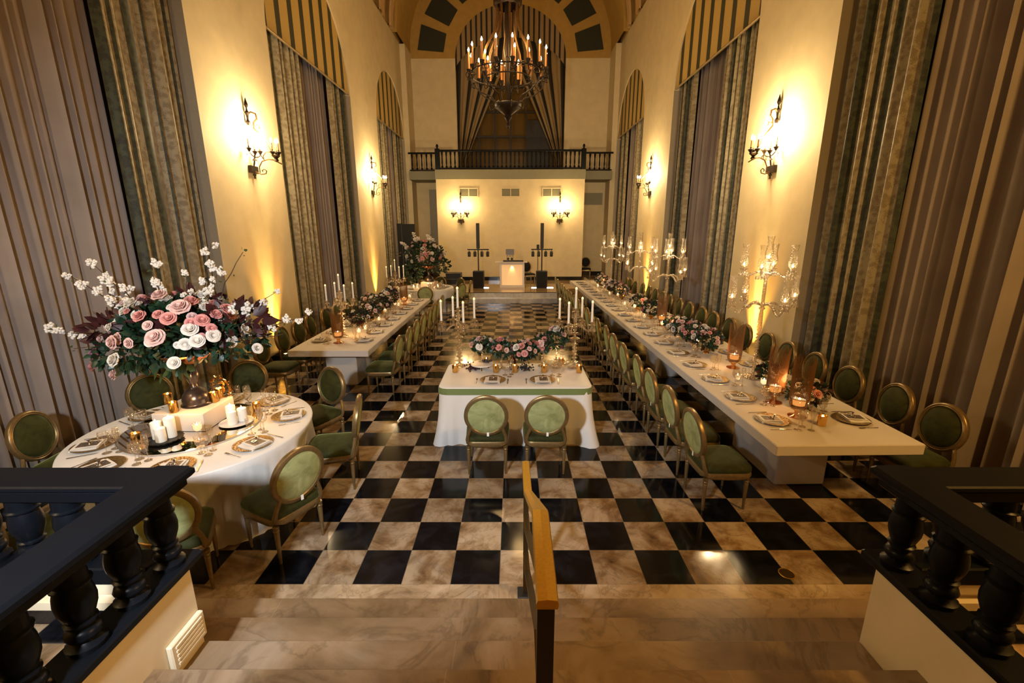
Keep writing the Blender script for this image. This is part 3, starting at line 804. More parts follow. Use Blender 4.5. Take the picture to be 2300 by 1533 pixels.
# right (longest) table frame of reference: t along its length, w across it
def RT(w, t): return (2.50+0.99985*w-0.0172*t, 0.80+0.0172*w+0.99985*t)
RT_ROT = math.atan(0.0172)
AISLE_R = [(-0.36, 0.36+0.645*k) for k in range(20)]
WALL_R = [(1.68, 0.42+0.645*k) for k in range(20)]
def chairs():
    jr = random.Random(11)
    j = lambda a: jr.uniform(-a, a)
    for k, (w, t) in enumerate(AISLE_R):
        x, y = RT(w+0.02+j(0.015), t+j(0.03))
        CHAIR.put((x, y, 0), -PI/2+R(j(3)), f'green velvet oval-back chair, {ORD[k]} from near end, aisle side of longest table', group='chairs along the longest table')
    for k, (w, t) in enumerate(WALL_R):
        x, y = RT(w+j(0.03), t+j(0.03))
        CHAIR.put((x, y, 0), PI/2+R(j(4)), f'green velvet oval-back chair, {ORD[k]} from near end, curtain side of longest table', group='chairs along the longest table')
    for k in range(8):
        CHAIR.put((-2.06+j(0.015), 4.27+0.668*k+j(0.02), 0), PI/2+R(j(3)), f'green velvet oval-back chair, {ORD[k]} from near end, aisle side of shorter banquet table', group='chairs along the shorter banquet table')
    for k in range(8):
        CHAIR.put((-3.83+j(0.02), 4.30+0.66*k+j(0.03), 0), -PI/2+R(j(4)), f'green velvet oval-back chair, {ORD[k]} from near end, curtain side of shorter banquet table', group='chairs along the shorter banquet table')
    CHAIR.put((-0.185, 1.82, 0), R(1), 'green oval-back chair at the sweetheart table, on the grapes side', group='chairs at the sweetheart table')
    CHAIR.put((0.47, 1.82, 0), R(-1), 'green oval-back chair at the sweetheart table, on the crystal bowl side', group='chairs at the sweetheart table')
    cx, cy = -3.0, 1.17
    for ang, d, lab in ((183, 1.29, 'near the tall taupe curtain beside the balustrade'), (141, 1.42, 'behind the tall flower urn'), (105, 1.43, 'against the uplit wall, behind the number stand'),
                     (59, 1.28, 'facing the end of the shorter banquet table'), (14, 1.22, 'side-on toward the aisle'), (-31, 1.30, 'with its pale back to the steps'),
                     (-65, 1.25, 'half hidden behind the black handrail corner'), (-112, 1.25, 'seen only between the black balusters')):
        a = R(ang); CHAIR.put((cx+d*math.cos(a), cy+d*math.sin(a), 0), a+PI/2+R(j(5)), f'green oval-back chair at the flower-topped round table, {lab}', group='chairs at the near round table')
    cx, cy = FAR
    for ang, lab in ((-80, 'with its back to the shorter banquet table'), (-30, 'between the aisle and banquet table'), (5, 'side-on to the aisle'), (45, 'by the stage steps'),
                     (80, 'facing the hall from the stage side'), (125, 'behind the far flower urn')):
        a = R(ang); d = 1.22
        CHAIR.put((cx+d*math.cos(a), cy+d*math.sin(a), 0), a+PI/2, f'green oval-back chair at the far round table, {lab}', group='chairs at the far round table')
    CHAIR_BLACK.put((3.62, 19.0, 0.353), PI+R(-6), 'black oval-back chair with pale gold frame standing alone under the side balcony')
    CHAIR_BLACK.put((0.76, 16.42, 0.353), R(200), 'black oval-back chair with pale gold frame behind the laptop booth')
FAR = (-2.85, 12.25)
chairs()

# ------------------------------------------------------------------ tables
def long_table(label, corner, rot, wd, ln, peds):
    root = thing('banquet_table', label, 'table', (*corner, 0), rot)
    m = M(); m.rbox(0, wd, 0, ln, 0.655, 0.76, 0.008); m.build('tabletop', MAT['linen'], root)
    for y0, y1 in peds:
        m = M(); c = wd/2; m.rbox(c-0.27, c+0.27, y0, y1, 0.0, 0.655, 0.012); m.build('pedestal', MAT['linen'], root)
    return root
long_table('longest banquet table, ivory linen slab top on block pedestals, under tall crystal candelabras', (2.50, 0.80), RT_ROT, 1.37, 13.45, [(0.58, 1.5), (4.2, 5.1), (8.2, 9.1), (11.9, 12.8)])
long_table('shorter banquet table, ivory linen slab top on block pedestals, near two round tables', (-3.56, 4.10), 0, 1.31, 5.65, [(0.50, 1.35), (4.3, 5.15)])
def round_cloth(name, label, c, r, h, seed, dents, nf=12, amp=0.11):
    rr = random.Random(seed); nu = 160
    fs = [(rr.randint(5, 9), rr.uniform(0, 6.28), 0.5), (nf, rr.uniform(0, 6.28), 0.7), (nf*2-3, rr.uniform(0, 6.28), 0.22)]
    def F(a): 
        v = sum(w*math.sin(n*a+p) for n, p, w in fs); return v
    m = M()
    def P(u, v):
        a = 2*PI*u
        if v <= 0.3: q = v/0.3; return (r*q*math.cos(a), r*q*math.sin(a), h)
        if v <= 0.4: q = (v-0.3)/0.1*PI/2; return ((r+0.012*math.sin(q))*math.cos(a), (r+0.012*math.sin(q))*math.sin(a), h-0.012*(1-math.cos(q)))
        q = (v-0.4)/0.6; f = F(a)
        rad = r+0.012+amp*q*(0.55+0.9*f)*min(1, q*1.6)+0.02*q
        for da, dd in dents:
            t = abs((a-R(da)+PI) % (2*PI)-PI)*r; lim = (dd-0.285)
            if t < 0.42 and rad > lim:
                k = 1.0 if t < 0.25 else 0.5+0.5*math.cos((t-0.25)/0.17*PI)
                g = min(1.0, q/0.30); g = g*g*(3-2*g); rad += (lim+0.012*math.sin(a*60)-rad)*k*g
        return (rad*math.cos(a), rad*math.sin(a), 0.002+(h-0.014)*(1-q))
    m.sheet(P, nu, 20, True)
    o = m.build(name, MAT['satin'], loc=(*c, 0), angle=80); tag(o, label, 'tablecloth'); return o
def round_table(label, cl_label, c, r, seed, dents):
    t = thing('round_table', label, 'table', (*c, 0))
    m = M(); m.lathe([(0, 0.72), (r-0.02, 0.72), (r-0.02, 0.752), (0, 0.752)], 40); m.build('tabletop', MAT['twig'], t)
    for k in range(4):
        a = PI/4+k*PI/2; m = M(); m.tube([(0.6*r*math.cos(a), 0.6*r*math.sin(a), 0), (0.6*r*math.cos(a), 0.6*r*math.sin(a), 0.72)], 0.02, 8); m.build('leg', MAT['iron'], t)
    round_cloth('tablecloth', cl_label, c, r, 0.76, seed, dents)
NEAR = (-3.0, 1.17)
round_table('round dining table under the satin cloth with the tall flower urn', 'white satin cloth to the floor on the near round table by the balustrade', NEAR, 1.02, 5, [(183,1.29),(141,1.42),(105,1.43),(59,1.28),(14,1.22),(-31,1.30),(-65,1.25),(-112,1.25)])
round_table('round dining table under the far satin cloth by the stage', 'white satin cloth on the far round table by the stage steps', FAR, 0.92, 9, [(a, 1.22) for a in (-80,-30,5,45,80,125)])
def sweetheart():
    t = thing('sweetheart_table', 'rectangular sweetheart table under white cloth with green ribbon edge', 'table', (0.135, 2.865, 0))
    m = M(); m.box(-0.92, 0.92, -0.48, 0.48, 0.72, 0.752); m.build('tabletop', MAT['twig'], t)
    for x in (-0.8, 0.8):
        for y in (-0.4, 0.4): m = M(); m.box(x-0.02, x+0.02, y-0.02, y+0.02, 0, 0.72); m.build('leg', MAT['iron'], t)
    c = thing('tablecloth', 'white satin cloth with green ribbon border on the sweetheart table in the aisle', 'tablecloth', (0.135, 2.865, 0))
    hx, hy, rc = 0.955, 0.515, 0.10
    def O(u, e):
        # rounded rectangle outline with grow e
        per = [2*(hx-rc), PI/2*rc, 2*(hy-rc), PI/2*rc]*2; tot = sum(per); d = (u % 1)*tot; i = 0
        while d > per[i]: d -= per[i]; i += 1
        cxy = [(1, -1), (1, 1), (-1, 1), (-1, -1)]
        if i == 0: p = (-(hx-rc)+d, -hy); n = (0, -1)
        elif i == 2: p = (hx, -(hy-rc)+d); n = (1, 0)
        elif i == 4: p = ((hx-rc)-d, hy); n = (0, 1)
        elif i == 6: p = (-hx, (hy-rc)-d); n = (-1, 0)
        else:
            k = (i-1)//2; sx, sy = cxy[k]; a = -PI/2+k*PI/2+d/rc; n = (math.cos(a), math.sin(a)); p = (sx*(hx-rc)+rc*n[0], sy*(hy-rc)+rc*n[1])
        corner = abs(n[0]*n[1])*2
        return p[0]+n[0]*e, p[1]+n[1]*e, corner, n
    def P(u, v):
        if v < 0.2: q = v/0.2; x, y, _, _ = O(u, 0); return (x*q, y*q, 0.76)
        if v < 0.3: q = (v-0.2)/0.1*PI/2; x, y, _, _ = O(u, 0.01*math.sin(q)); return (x, y, 0.76-0.01*(1-math.cos(q)))
        q = (v-0.3)/0.7; x, y, c_, n = O(u, 0)
        ripple = 0.022*math.sin(u*2*PI*17+1.0)+0.014*math.sin(u*2*PI*31)
        e = 0.01+q*(0.035+ripple)+q*q*0.13*c_+q*0.02*math.sin(x*9)
        x, y, c_, n = O(u, e)
        return (x, y, 0.002+0.748*(1-q))
    m = M(); m.sheet(P, 220, 18, True); m.build('cloth', MAT['satin'], c, angle=80)
    def Q(u, v):
        x, y, _, _ = O(u, 0.016+0.004*(1-v)); return (x, y, 0.668+0.082*v)
    m = M(); m.sheet(Q, 120, 2, True); m.build('ribbon_border', MAT['ribbon'], c, angle=80)
sweetheart()
# ------------------------------------------------------------------ place settings
def small_meshes():
    D = {}
    m = M(); m.lathe([(0,0.002),(0.09,0.002),(0.11,0.006),(0.160,0.014),(0.165,0.017),(0.160,0.019),(0.11,0.011),(0.09,0.007),(0,0.007)], 36); D['charger'] = m.mesh('charger_plate', MAT['charger'])
    m = M(); n = 6
    def P(u, v):
        x, y = (u-0.5)*0.20, (v-0.5)*0.20
        return (x, y, 0.020+0.006*math.sin(u*PI)+0.004*math.sin(v*7))
    m.sheet(P, 8, 8, True); m.box(-0.10, 0.10, -0.10, 0.10, 0.0085, 0.019); D['napkin'] = m.mesh('folded_napkin', MAT['napkin'], 60)
    m = M(); m.box(-0.072, 0.072, -0.098, 0.098, 0.030, 0.0325); D['card'] = m.mesh('menu_card', MAT['napkin'])
    m = M(); m.box(-0.055, 0.055, -0.075, 0.080, 0.0325, 0.0332); D['print'] = m.mesh('photo_print', MAT['photo'])
    m = M(); m.ring((0, 0, 0.0), 0.018, 0.018, 0.004, 14, 6, plane='XY'); m.lathe([(0,0),(0.012,0.0),(0.004,0.012),(0.006,0.03),(0.014,0.04),(0,0.044)], 10, (0.02,0.02,-0.004))
    m.tf(Matrix.Translation((0,0,0.0375))); D['favour'] = m.mesh('silver_favour', MAT['silver'])
    m = M(); m.tube([(0,-0.10,0.004),(0,-0.02,0.004),(0,0.03,0.007),(0,0.05,0.004)], [0.005,0.0035,0.004,0.010], 6, flat=0.4)
    for x in (-0.008,-0.0027,0.0027,0.008): m.box(x-0.0016, x+0.0016, 0.048, 0.098, 0.003, 0.005)
    D['fork'] = m.mesh('fork', MAT['silver'])
    m = M(); m.tube([(0,-0.11,0.005),(0,-0.02,0.004)], [0.007,0.005], 6, flat=0.5)
    m.add([(-0.005,-0.02,0.0035),(0.007,-0.02,0.0035),(0.009,0.07,0.0035),(0.002,0.11,0.0035),(-0.005,0.09,0.0035),(-0.005,-0.02,0.0055),(0.007,-0.02,0.0055),(0.009,0.07,0.0055),(0.002,0.11,0.0055),(-0.005,0.09,0.0055)],
          [(4,3,2,1,0),(5,6,7,8,9),(0,1,6,5),(1,2,7,6),(2,3,8,7),(3,4,9,8),(4,0,5,9)]); D['knife'] = m.mesh('knife', MAT['silver'])
    m = M(); m.lathe([(0,0.003),(0.036,0.002),(0.034,0.005),(0.006,0.010),(0.004,0.03),(0.004,0.095),(0.012,0.105),(0.034,0.125),(0.041,0.150),(0.039,0.18),(0.034,0.205)], 14); D['wine'] = m.mesh('wine_glass', MAT['glass'], 60)
    m = M(); m.lathe([(0,0.003),(0.032,0.002),(0.030,0.005),(0.005,0.010),(0.004,0.10),(0.014,0.115),(0.024,0.15),(0.025,0.20),(0.021,0.235)], 12); D['flute'] = m.mesh('champagne_flute', MAT['glass'], 60)
    m = M(); m.lathe([(0,0.003),(0.036,0.002),(0.034,0.006),(0.007,0.012),(0.006,0.055),(0.018,0.065),(0.036,0.09),(0.038,0.13),(0.041,0.165)], 14, rib=7, ribd=0.03); D['goblet'] = m.mesh('water_goblet', MAT['glass'], 60)
    return D
SM = small_meshes()
def put(name, mesh, loc, rz, label, cat, group):
    o = link(name, mesh, None, loc, rz); tag(o, label, cat, group); return o
sr = random.Random(21)
def setting(x, y, ang, where, table, z=0.761, full=True, flip=1):
    """ang: direction the diner looks (0 = +Y)"""
    ca, sa = math.cos(ang), math.sin(ang)
    def at(dx, dy): return (x+dx*ca-dy*sa, y+dx*sa+dy*ca, z)
    j = lambda a: sr.uniform(-a, a)
    put('charger_plate', SM['charger'], at(0, 0), ang, f'beaded gold charger plate {where}', 'plate', f'charger plates on the {table}')
    a2 = ang+R(j(14))
    put('folded_napkin', SM['napkin'], at(0.0, -0.035), a2, f'white napkin on gold charger {where}', 'napkin', f'napkins on the {table}')
    c = thing('menu_card', f'white card with grey photo {where}', 'card', at(0.01, -0.03), a2+R(j(6)), f'photo cards on the {table}')
    link('card', SM['card'], c); link('photo_print', SM['print'], c)
    if full: put('napkin_favour', SM['favour'], at(0.0, -0.02), ang+j(1), f'small silver favour on card {where}', 'favour', f'silver favours on the {table}')
    put('fork', SM['fork'], at(-0.205+j(0.008), -0.03+j(0.015)), ang+R(j(4)), f'silver fork {where}', 'fork', f'forks on the {table}')
    put('knife', SM['knife'], at(0.205+j(0.008), -0.03+j(0.015)), ang+R(j(4)), f'silver knife {where}', 'knife', f'knives on the {table}')
    put('wine_glass', SM['wine'], at(0.225+j(0.01), 0.14+j(0.015)), 0, f'clear wine glass {where}', 'glass', f'wine glasses on the {table}')
    put('water_goblet', SM['goblet'], at(0.15+j(0.01), 0.205+j(0.015)), 0, f'ribbed water goblet {where}', 'glass', f'water goblets on the {table}')
    if full: put('champagne_flute', SM['flute'], at(0.245+j(0.01), 0.235+j(0.015)), 0, f'tall champagne flute {where}', 'glass', f'champagne flutes on the {table}')
def settings():
    for k in range(20):
        t = 0.55+0.645*k
        x, y = RT(0.275, t); setting(x, y, -PI/2+RT_ROT, f'at {ORD[k]} place from near end, aisle side, longest table', 'longest table', full=k < 14)
        x, y = RT(1.37-0.275, t); setting(x, y, PI/2+RT_ROT, f'at {ORD[k]} place from near end, curtain side, longest table', 'longest table', full=k < 14)
    for k in range(8):
        y = 4.77+0.65*k
        setting(-2.53, y, PI/2, f'at {ORD[k]} place from near end, aisle side, shorter table', 'shorter banquet table')
        setting(-3.29, y, -PI/2, f'at {ORD[k]} place from near end, curtain side, shorter table', 'shorter banquet table')
    setting(-0.16, 2.62, 0, 'on the sweetheart table, grapes side', 'sweetheart table')
    setting(0.49, 2.62, 0, 'on the sweetheart table, crystal bowl side', 'sweetheart table')
    for ang, lab in ((207, 'by the tall taupe curtain'), (247, 'by the black handrail'), (291, 'next to the steps'), (335, 'beside the pale-backed chair'),
                     (22, 'toward the aisle'), (62, 'toward the shorter banquet table'), (104, 'behind the number stand'), (158, 'behind the black candle tray')):
        a = R(ang); setting(NEAR[0]+0.80*math.cos(a), NEAR[1]+0.80*math.sin(a), a+PI/2, f'on the near round table, {lab}', 'near round table')
    for ang, lab in ((-80, 'toward the banquet table'), (-30, 'toward the aisle corner'), (10, 'toward the aisle'), (52, 'toward the steps'), (90, 'toward the stage'), (135, 'behind the far urn'), (-130, 'by the curtain')):
        a = R(ang); setting(FAR[0]+0.68*math.cos(a), FAR[1]+0.68*math.sin(a), a+PI/2, f'on the far round table, {lab}', 'far round table', full=False)
settings()

# ------------------------------------------------------------------ candles
def flame_mesh(h=0.032, r=0.008):
    m = M(); m.lathe([(0,0),(r*0.7,h*0.12),(r,h*0.32),(r*0.6,h*0.62),(0,h)], 8); return m
FLAME = flame_mesh().mesh('flame', MAT['flame'], 0)
def votive(kind):
    def fn():
        t = thing('votive_candle', 'votive', 'candle')
        if kind == 'gold':
            m = M(); m.lathe([(0,0.0),(0.037,0.0),(0.039,0.004),(0.040,0.105),(0.038,0.107),(0.036,0.104),(0.035,0.02),(0,0.02)], 18); m.build('cup', MAT['gold'], t)
            m = M(); m.lathe([(0.0345,0.021),(0.0345,0.085),(0.02,0.082),(0,0.081)], 14); m.build('wax', MAT['lit_wax'], t); z = 0.082
        elif kind == 'glass':
            m = M(); m.lathe([(0,0.002),(0.030,0.002),(0.034,0.03),(0.036,0.095)], 14); m.build('cup', MAT['glass'], t)
            m = M(); m.lathe([(0,0.004),(0.028,0.004),(0.031,0.05),(0.0,0.048)], 12); m.build('wax', MAT['lit_wax'], t); z = 0.05
        else:
            m = M(); m.lathe([(0,0.003),(0.045,0.002),(0.042,0.006),(0.008,0.012),(0.007,0.09),(0.02,0.10),(0.036,0.115),(0.040,0.14),(0.040,0.175)], 14); m.build('cup', MAT['glass'], t)
            m = M(); m.lathe([(0.02,0.103),(0.034,0.117),(0.037,0.15),(0,0.148)], 12); m.build('wax', MAT['lit_wax'], t); z = 0.148
        link('flame', FLAME, t, (0, 0, z)); return t
    return Proto(fn)
VOT = {k: votive(k) for k in ('gold', 'glass', 'stem')}
def votives():
    Z = 0.761
    for x, y, lab in ((-0.69,2.97,'at the grape corner of the sweetheart table'),(-0.13,2.96,'in front of the pink roses on the sweetheart table'),(0.13,2.96,'beside the ruby bottle on the sweetheart table'),
                      (0.53,2.96,'in front of the crystal bowl on the sweetheart table'),(1.01,2.95,'at the outer corner of the sweetheart table'),(-0.28,3.30,'behind the marble stand on the sweetheart table'),(0.80,3.30,'behind the crystal bowl on the sweetheart table')):
        VOT['gold'].put((x, y, Z), 0, f'shiny gold votive candle {lab}', group='gold votives on the sweetheart table')
    for x, y, z, lab in ((-3.40,1.36,0.956,'by the urn base, curtain side of cream block'),(-3.18,1.13,0.956,'at the front corner of the cream block'),(-2.96,1.40,0.956,'on the cream block, banquet table side'),(-2.98,1.51,0.956,'behind the urn base on the cream block'),
                      (-3.36,0.86,Z,'on the cloth by the black candle tray'),(-2.66,1.60,Z,'on the cloth by the glass candle plate')):
        VOT['gold'].put((x, y, z), 0, f'shiny gold votive candle {lab}, near round table', group='gold votives on the near round table')
    VOT['stem'].put((-2.80, 0.89, 0.7745), 0, 'stemmed glass votive at the mirror edge on the near round table')
    vr = random.Random(4)
    for k, (x, y) in enumerate(((3.19,1.24),(3.11,2.18),(3.04,2.66),(3.08,4.13),(3.10,5.0),(3.0,5.6),(3.01,6.85),(2.98,7.57),(3.0,8.6),(3.02,9.5),(2.98,10.4),(3.0,11.4),(2.98,12.3))):
        VOT['gold' if k == 0 else 'stem' if k % 2 else 'glass'].put((x, y, Z), 0, f'lit votive candle, {ORD[k]} from the near end along the longest table', group='votives along the longest table')
    for k, (x, y) in enumerate(((-2.68,4.98),(-2.80,5.7),(-2.98,6.2),(-2.80,6.62),(-2.78,7.05),(-2.96,7.5),(-2.80,8.0),(-2.84,8.5),(-2.72,9.25))):
        VOT['glass' if k % 2 else 'stem'].put((x, y, Z), 0, f'lit votive candle, {ORD[k]} from the near end along the shorter banquet table', group='votives along the shorter banquet table')
    for k in range(8):
        a = 2*PI*k/8+0.2; VOT['glass'].put((FAR[0]+0.40*math.cos(a), FAR[1]+0.40*math.sin(a), Z), 0, 'lit glass votive in the ring round the far flower urn', group='votives round the far urn')
votives()
def pillar(h):
    def fn():
        t = thing('pillar_candle', 'candle', 'candle')
        m = M(); m.lathe([(0,0.0),(0.043,0.0),(0.044,0.003),(0.044,h-0.004),(0.040,h),(0.0,h-0.006)], 18); m.build('wax', MAT['wax'], t)
        link('flame', FLAME, t, (0,0,h-0.004)); return t
    return Proto(fn)
PIL = {h: pillar(h) for h in (0.13, 0.16, 0.19)}
def pillars():
    # round mirror on the near table, cream block, trays
    m = M(); m.lathe([(0,0.001),(0.60,0.001),(0.60,0.010),(0.594,0.012),(0,0.012)], 60); o = m.build('round_mirror', MAT['mirror'], loc=(-3.08, 1.22, 0.761)); tag(o, 'round mirror lying under the cream block on the near round table', 'mirror')
    m = M(); m.rbox(-0.25, 0.25, -0.24, 0.24, 0.0, 0.18, 0.004); o = m.build('display_block', MAT['linen'], loc=(-3.12, 1.32, 0.7745)); tag(o, 'square cream block raising the flower urn on the near round table', 'block')
    m = M(); m.lathe([(0,0.0),(0.08,0.0),(0.09,0.012),(0.135,0.016),(0.150,0.03),(0.145,0.034),(0.13,0.026),(0,0.026)], 40, rib=20, ribd=0.04); o = m.build('candle_tray', MAT['black'], loc=(-3.12, 0.885, 0.7745)); tag(o, 'black scalloped tray under three white pillar candles', 'tray')
    m = M(); m.lathe([(0,0.0),(0.09,0.0),(0.14,0.012),(0.155,0.016),(0.14,0.018),(0,0.010)], 36); o = m.build('candle_plate', MAT['stone'], loc=(-2.69, 1.28, 0.7745)); tag(o, 'pale patterned plate under three white pillar candles, beside the cream block', 'plate')
    for dx, dy, h, lab in ((-0.055,0.0,0.16,'toward the curtain'),(0.045,0.035,0.19,'toward the aisle'),(0.02,-0.06,0.13,'in front')):
        PIL[h].put((-3.12+dx, 0.885+dy, 0.802), 0, f'white pillar candle on the black scalloped tray, {lab}', group='pillar candles on the black tray')
    for dx, dy, h, lab in ((-0.055,0.02,0.16,'toward the urn'),(0.05,0.03,0.13,'toward the aisle'),(0.0,-0.06,0.13,'in front')):
        PIL[h].put((-2.69+dx, 1.28+dy, 0.792), 0, f'white pillar candle on the pale plate, {lab}', group='pillar candles on the pale plate')
    m = M(); m.lathe([(0,0),(0.14,0),(0.14,0.006),(0,0.006)], 24); o = m.build('candle_plate', MAT['stone'], loc=(-2.65, 11.90, 0.761)); tag(o, 'plate under white pillar candles on the far round table', 'plate')
    for dx in (-0.05, 0.05): PIL[0.16].put((-2.65+dx, 11.90, 0.768), 0, 'white pillar candle on the plate of the far round table', group='pillar candles on the far table')
    for x, y in ((-3.0, 1.0), (-2.72, 1.5)): light('candle_glow', 'POINT', (x, y, 1.14), 8.5, CANDLE, 0.05)
    light('candle_glow', 'POINT', (FAR[0], FAR[1]-0.3, 1.10), 9, CANDLE, 0.10)
    for y in (1.7, 3.2, 5.2, 7.4, 9.6, 11.8): light('candle_glow', 'POINT', (3.05, y, 1.05), 3.5, CANDLE, 0.06)
    for y in (5.2, 6.6, 8.0, 9.2): light('candle_glow', 'POINT', (-2.9, y, 1.02), 4.5, CANDLE, 0.06)
    for x in (-0.5, 0.75): light('candle_glow', 'POINT', (x, 3.12, 0.98), 1.3, CANDLE, 0.04)
pillars()
def hurricane(h=0.52):
    def fn():
        t = thing('hurricane_vase', 'vase', 'vase')
        m = M(); m.lathe([(0,0.004),(0.085,0.002),(0.088,0.008),(0.05,0.016),(0.03,0.03),(0.027,0.055),(0.04,0.075),(0.065,0.085)], 24); m.build('foot', MAT['amber'], t)
        m = M(); m.lathe([(0.03,0.086),(0.070,0.10),(0.088,0.14),(0.092,0.19),(0.092,0.215)], 96, rib=48, ribd=0.022); m.build('ribbed_bowl', MAT['amber_line'], t, angle=20)
        m = M(); [m.tube([(0.092*math.cos(a),0.092*math.sin(a),0.20),(0.098*math.cos(a),0.098*math.sin(a),h*(1+0.06*math.sin(a*5)))], [0.0032,0.0018], 4) for a in [2*PI*k/58 for k in range(58)]]; m.build('reed_rim', MAT['reed'], t)
        m = M(); m.lathe([(0,0.13),(0.055,0.13),(0.062,0.19),(0,0.188)], 16); c = m.build('candle', MAT['lit_wax'], t)
        link('flame', FLAME, c, (0,0,0.186)); return t
    return Proto(fn)
HUR = hurricane(); HURT = hurricane(0.62)
def hurricanes():
    for k, (x, y, lab) in enumerate(((3.08,1.46,'at the near end beside the low flower bowl'),(3.06,1.86,'second from the near end'),(3.22,3.16,'third, just beyond the first tall candelabra'),(3.12,6.02,'fourth, by the second tall candelabra'))):
        HURT.put((x, y, 0.761), 0.1*k, f'tall reeded amber hurricane vase, longest table, {lab}', group='amber hurricane vases on the longest table')
    for x, y, lab in ((-2.92,4.62,'at the near end before the crystal candelabra'),(-2.72,8.62,'at the far end')):
        HUR.put((x, y, 0.761), 0.2, f'footed reeded amber hurricane vase, shorter table, {lab}', group='amber hurricane vases on the shorter banquet table')
hurricanes()

# ------------------------------------------------------------------ crystal candelabra
def drops_mesh(n=10, r=0.050, l=0.085):
    m = M()
    for k in range(n):
        a = 2*PI*k/n; x, y = r*math.cos(a), r*math.sin(a)
        m.lathe([(0,0.0),(0.005,-0.008),(0,-0.016),(0.006,-l*0.7),(0.007,-l*0.85),(0,-l)], 5, (x,y,0), smooth=False)
    return m.mesh('crystal_fringe', MAT['crystal'], 0)
DROPS = drops_mesh()
def cup_mesh():
    m = M(); m.lathe([(0,-0.02),(0.012,-0.018),(0.02,-0.004),(0.050,0.006),(0.052,0.010),(0.018,0.008),(0.014,0.02),(0.022,0.03),(0.030,0.055),(0.024,0.05),(0,0.035)], 12); return m.mesh('drip_cup', MAT['crystal'], 30)
CUP = cup_mesh()
def chimney_mesh(h=0.30):
    m = M(); m.lathe([(0.022,0.03),(0.042,0.06),(0.050,0.10),(0.044,0.15),(0.034,0.20),(0.033,0.25),(0.040,h+0.01),(0.046,h+0.02)], 16); return m.mesh('glass_chimney', MAT['glass'], 0)
CHIM = chimney_mesh()
BULB = flame_mesh(0.05, 0.011).mesh('flame_tip', MAT['flame'], 0)
def stem_prof(parts): return parts
def candelabra_table(rot0):
    def fn():
        t = thing('crystal_candelabra', 'candelabra', 'candelabra')
        m = M(); m.lathe([(0,0.0),(0.085,0.0),(0.090,0.008),(0.070,0.02),(0.040,0.03),(0.030,0.045),(0.0,0.05)], 16); m.build('base', MAT['crystal'], t, angle=25)
        m = M(); prof = [(0.0,0.045),(0.025,0.05)]
        for z, r in ((0.09,0.060),(0.15,0.046),(0.20,0.038),(0.245,0.038),(0.29,0.040),(0.345,0.046),(0.43,0.074),(0.51,0.040),(0.545,0.032)):
            prof += [(0.014, z-0.024), (r, z), (0.014, z+0.024)]
        prof += [(0.03,0.58),(0.05,0.60),(0.03,0.62),(0.022,0.64),(0.03,0.72),(0.022,0.78),(0.0,0.80)]
        m.lathe(sorted(prof, key=lambda p: p[1]), 10); m.build('stem', MAT['crystal'], t, angle=20)
        link('drip_cup', CUP, t, (0,0,0.80)); link('crystal_fringe', DROPS, t, (0,0,0.795))
        for k in range(4):
            a = rot0+k*PI/2; c, s_ = math.cos(a), math.sin(a)
            m = M(); m.tube([(0.03*c,0.03*s_,0.60),(0.07*c,0.07*s_,0.625),(0.12*c,0.12*s_,0.59),(0.17*c,0.17*s_,0.555),(0.22*c,0.22*s_,0.565),(0.24*c,0.24*s_,0.61),(0.24*c,0.24*s_,0.62)], 0.013, 7)
            arm = m.build('arm', MAT['crystal'], t)
            link('drip_cup', CUP, arm, (0.24*c,0.24*s_,0.635)); link('crystal_fringe', DROPS, arm, (0.24*c,0.24*s_,0.63)); 
        return t
    return Proto(fn)
def taper_proto():
    def fn():
        t = thing('taper_candle', 'taper', 'candle')
        m = M(); m.lathe([(0,0),(0.0155,0.0),(0.0145,0.285),(0.012,0.29),(0,0.29)], 12); m.build('wax', MAT['wax'], t)
        m = M(); m.lathe([(0.0147,0.276),(0.0152,0.288),(0.009,0.30),(0,0.307)], 10); m.build('glowing_tip', MAT['ivory_tip'], t); return t
    return Proto(fn)
TAP = taper_proto()
def candelabras():
    for rot0, spots in ((R(24), ((-0.66,3.24,'on the sweetheart table, grapes side'),)), (R(-30), ((0.97,3.17,'on the sweetheart table, crystal bowl side'),)),
                        (R(40), ((-3.0,5.08,'at the near end of the shorter banquet table'),(-3.0,8.97,'at the far end of the shorter banquet table')))):
        P = candelabra_table(rot0)
        for x, y, lab in spots:
            tl = 'grapes-side sweetheart candelabra' if 'grapes' in lab else 'bowl-side sweetheart candelabra' if 'bowl' in lab else 'near-end shorter-table candelabra' if 'near' in lab else 'far-end shorter-table candelabra'
            P.put((x, y, 0.761), 0, f'five-light crystal candelabra {lab}', group='five-light crystal candelabras')
            TAP.put((x, y, 1.60), 0, f'tallest centre taper, {tl}', group='tapers in the crystal candelabras')
            for k in range(4):
                a = rot0+k*PI/2; dirn = ['stage-side longest-table-side', 'stage-side flower-urn-side', 'steps-side flower-urn-side', 'steps-side longest-table-side'][int((math.degrees(a) % 360)//90)]
                TAP.put((x+0.24*math.cos(a), y+0.24*math.sin(a), 1.435), 0, f'white taper, {dirn} arm, {tl}', group='tapers in the crystal candelabras')
candelabras()
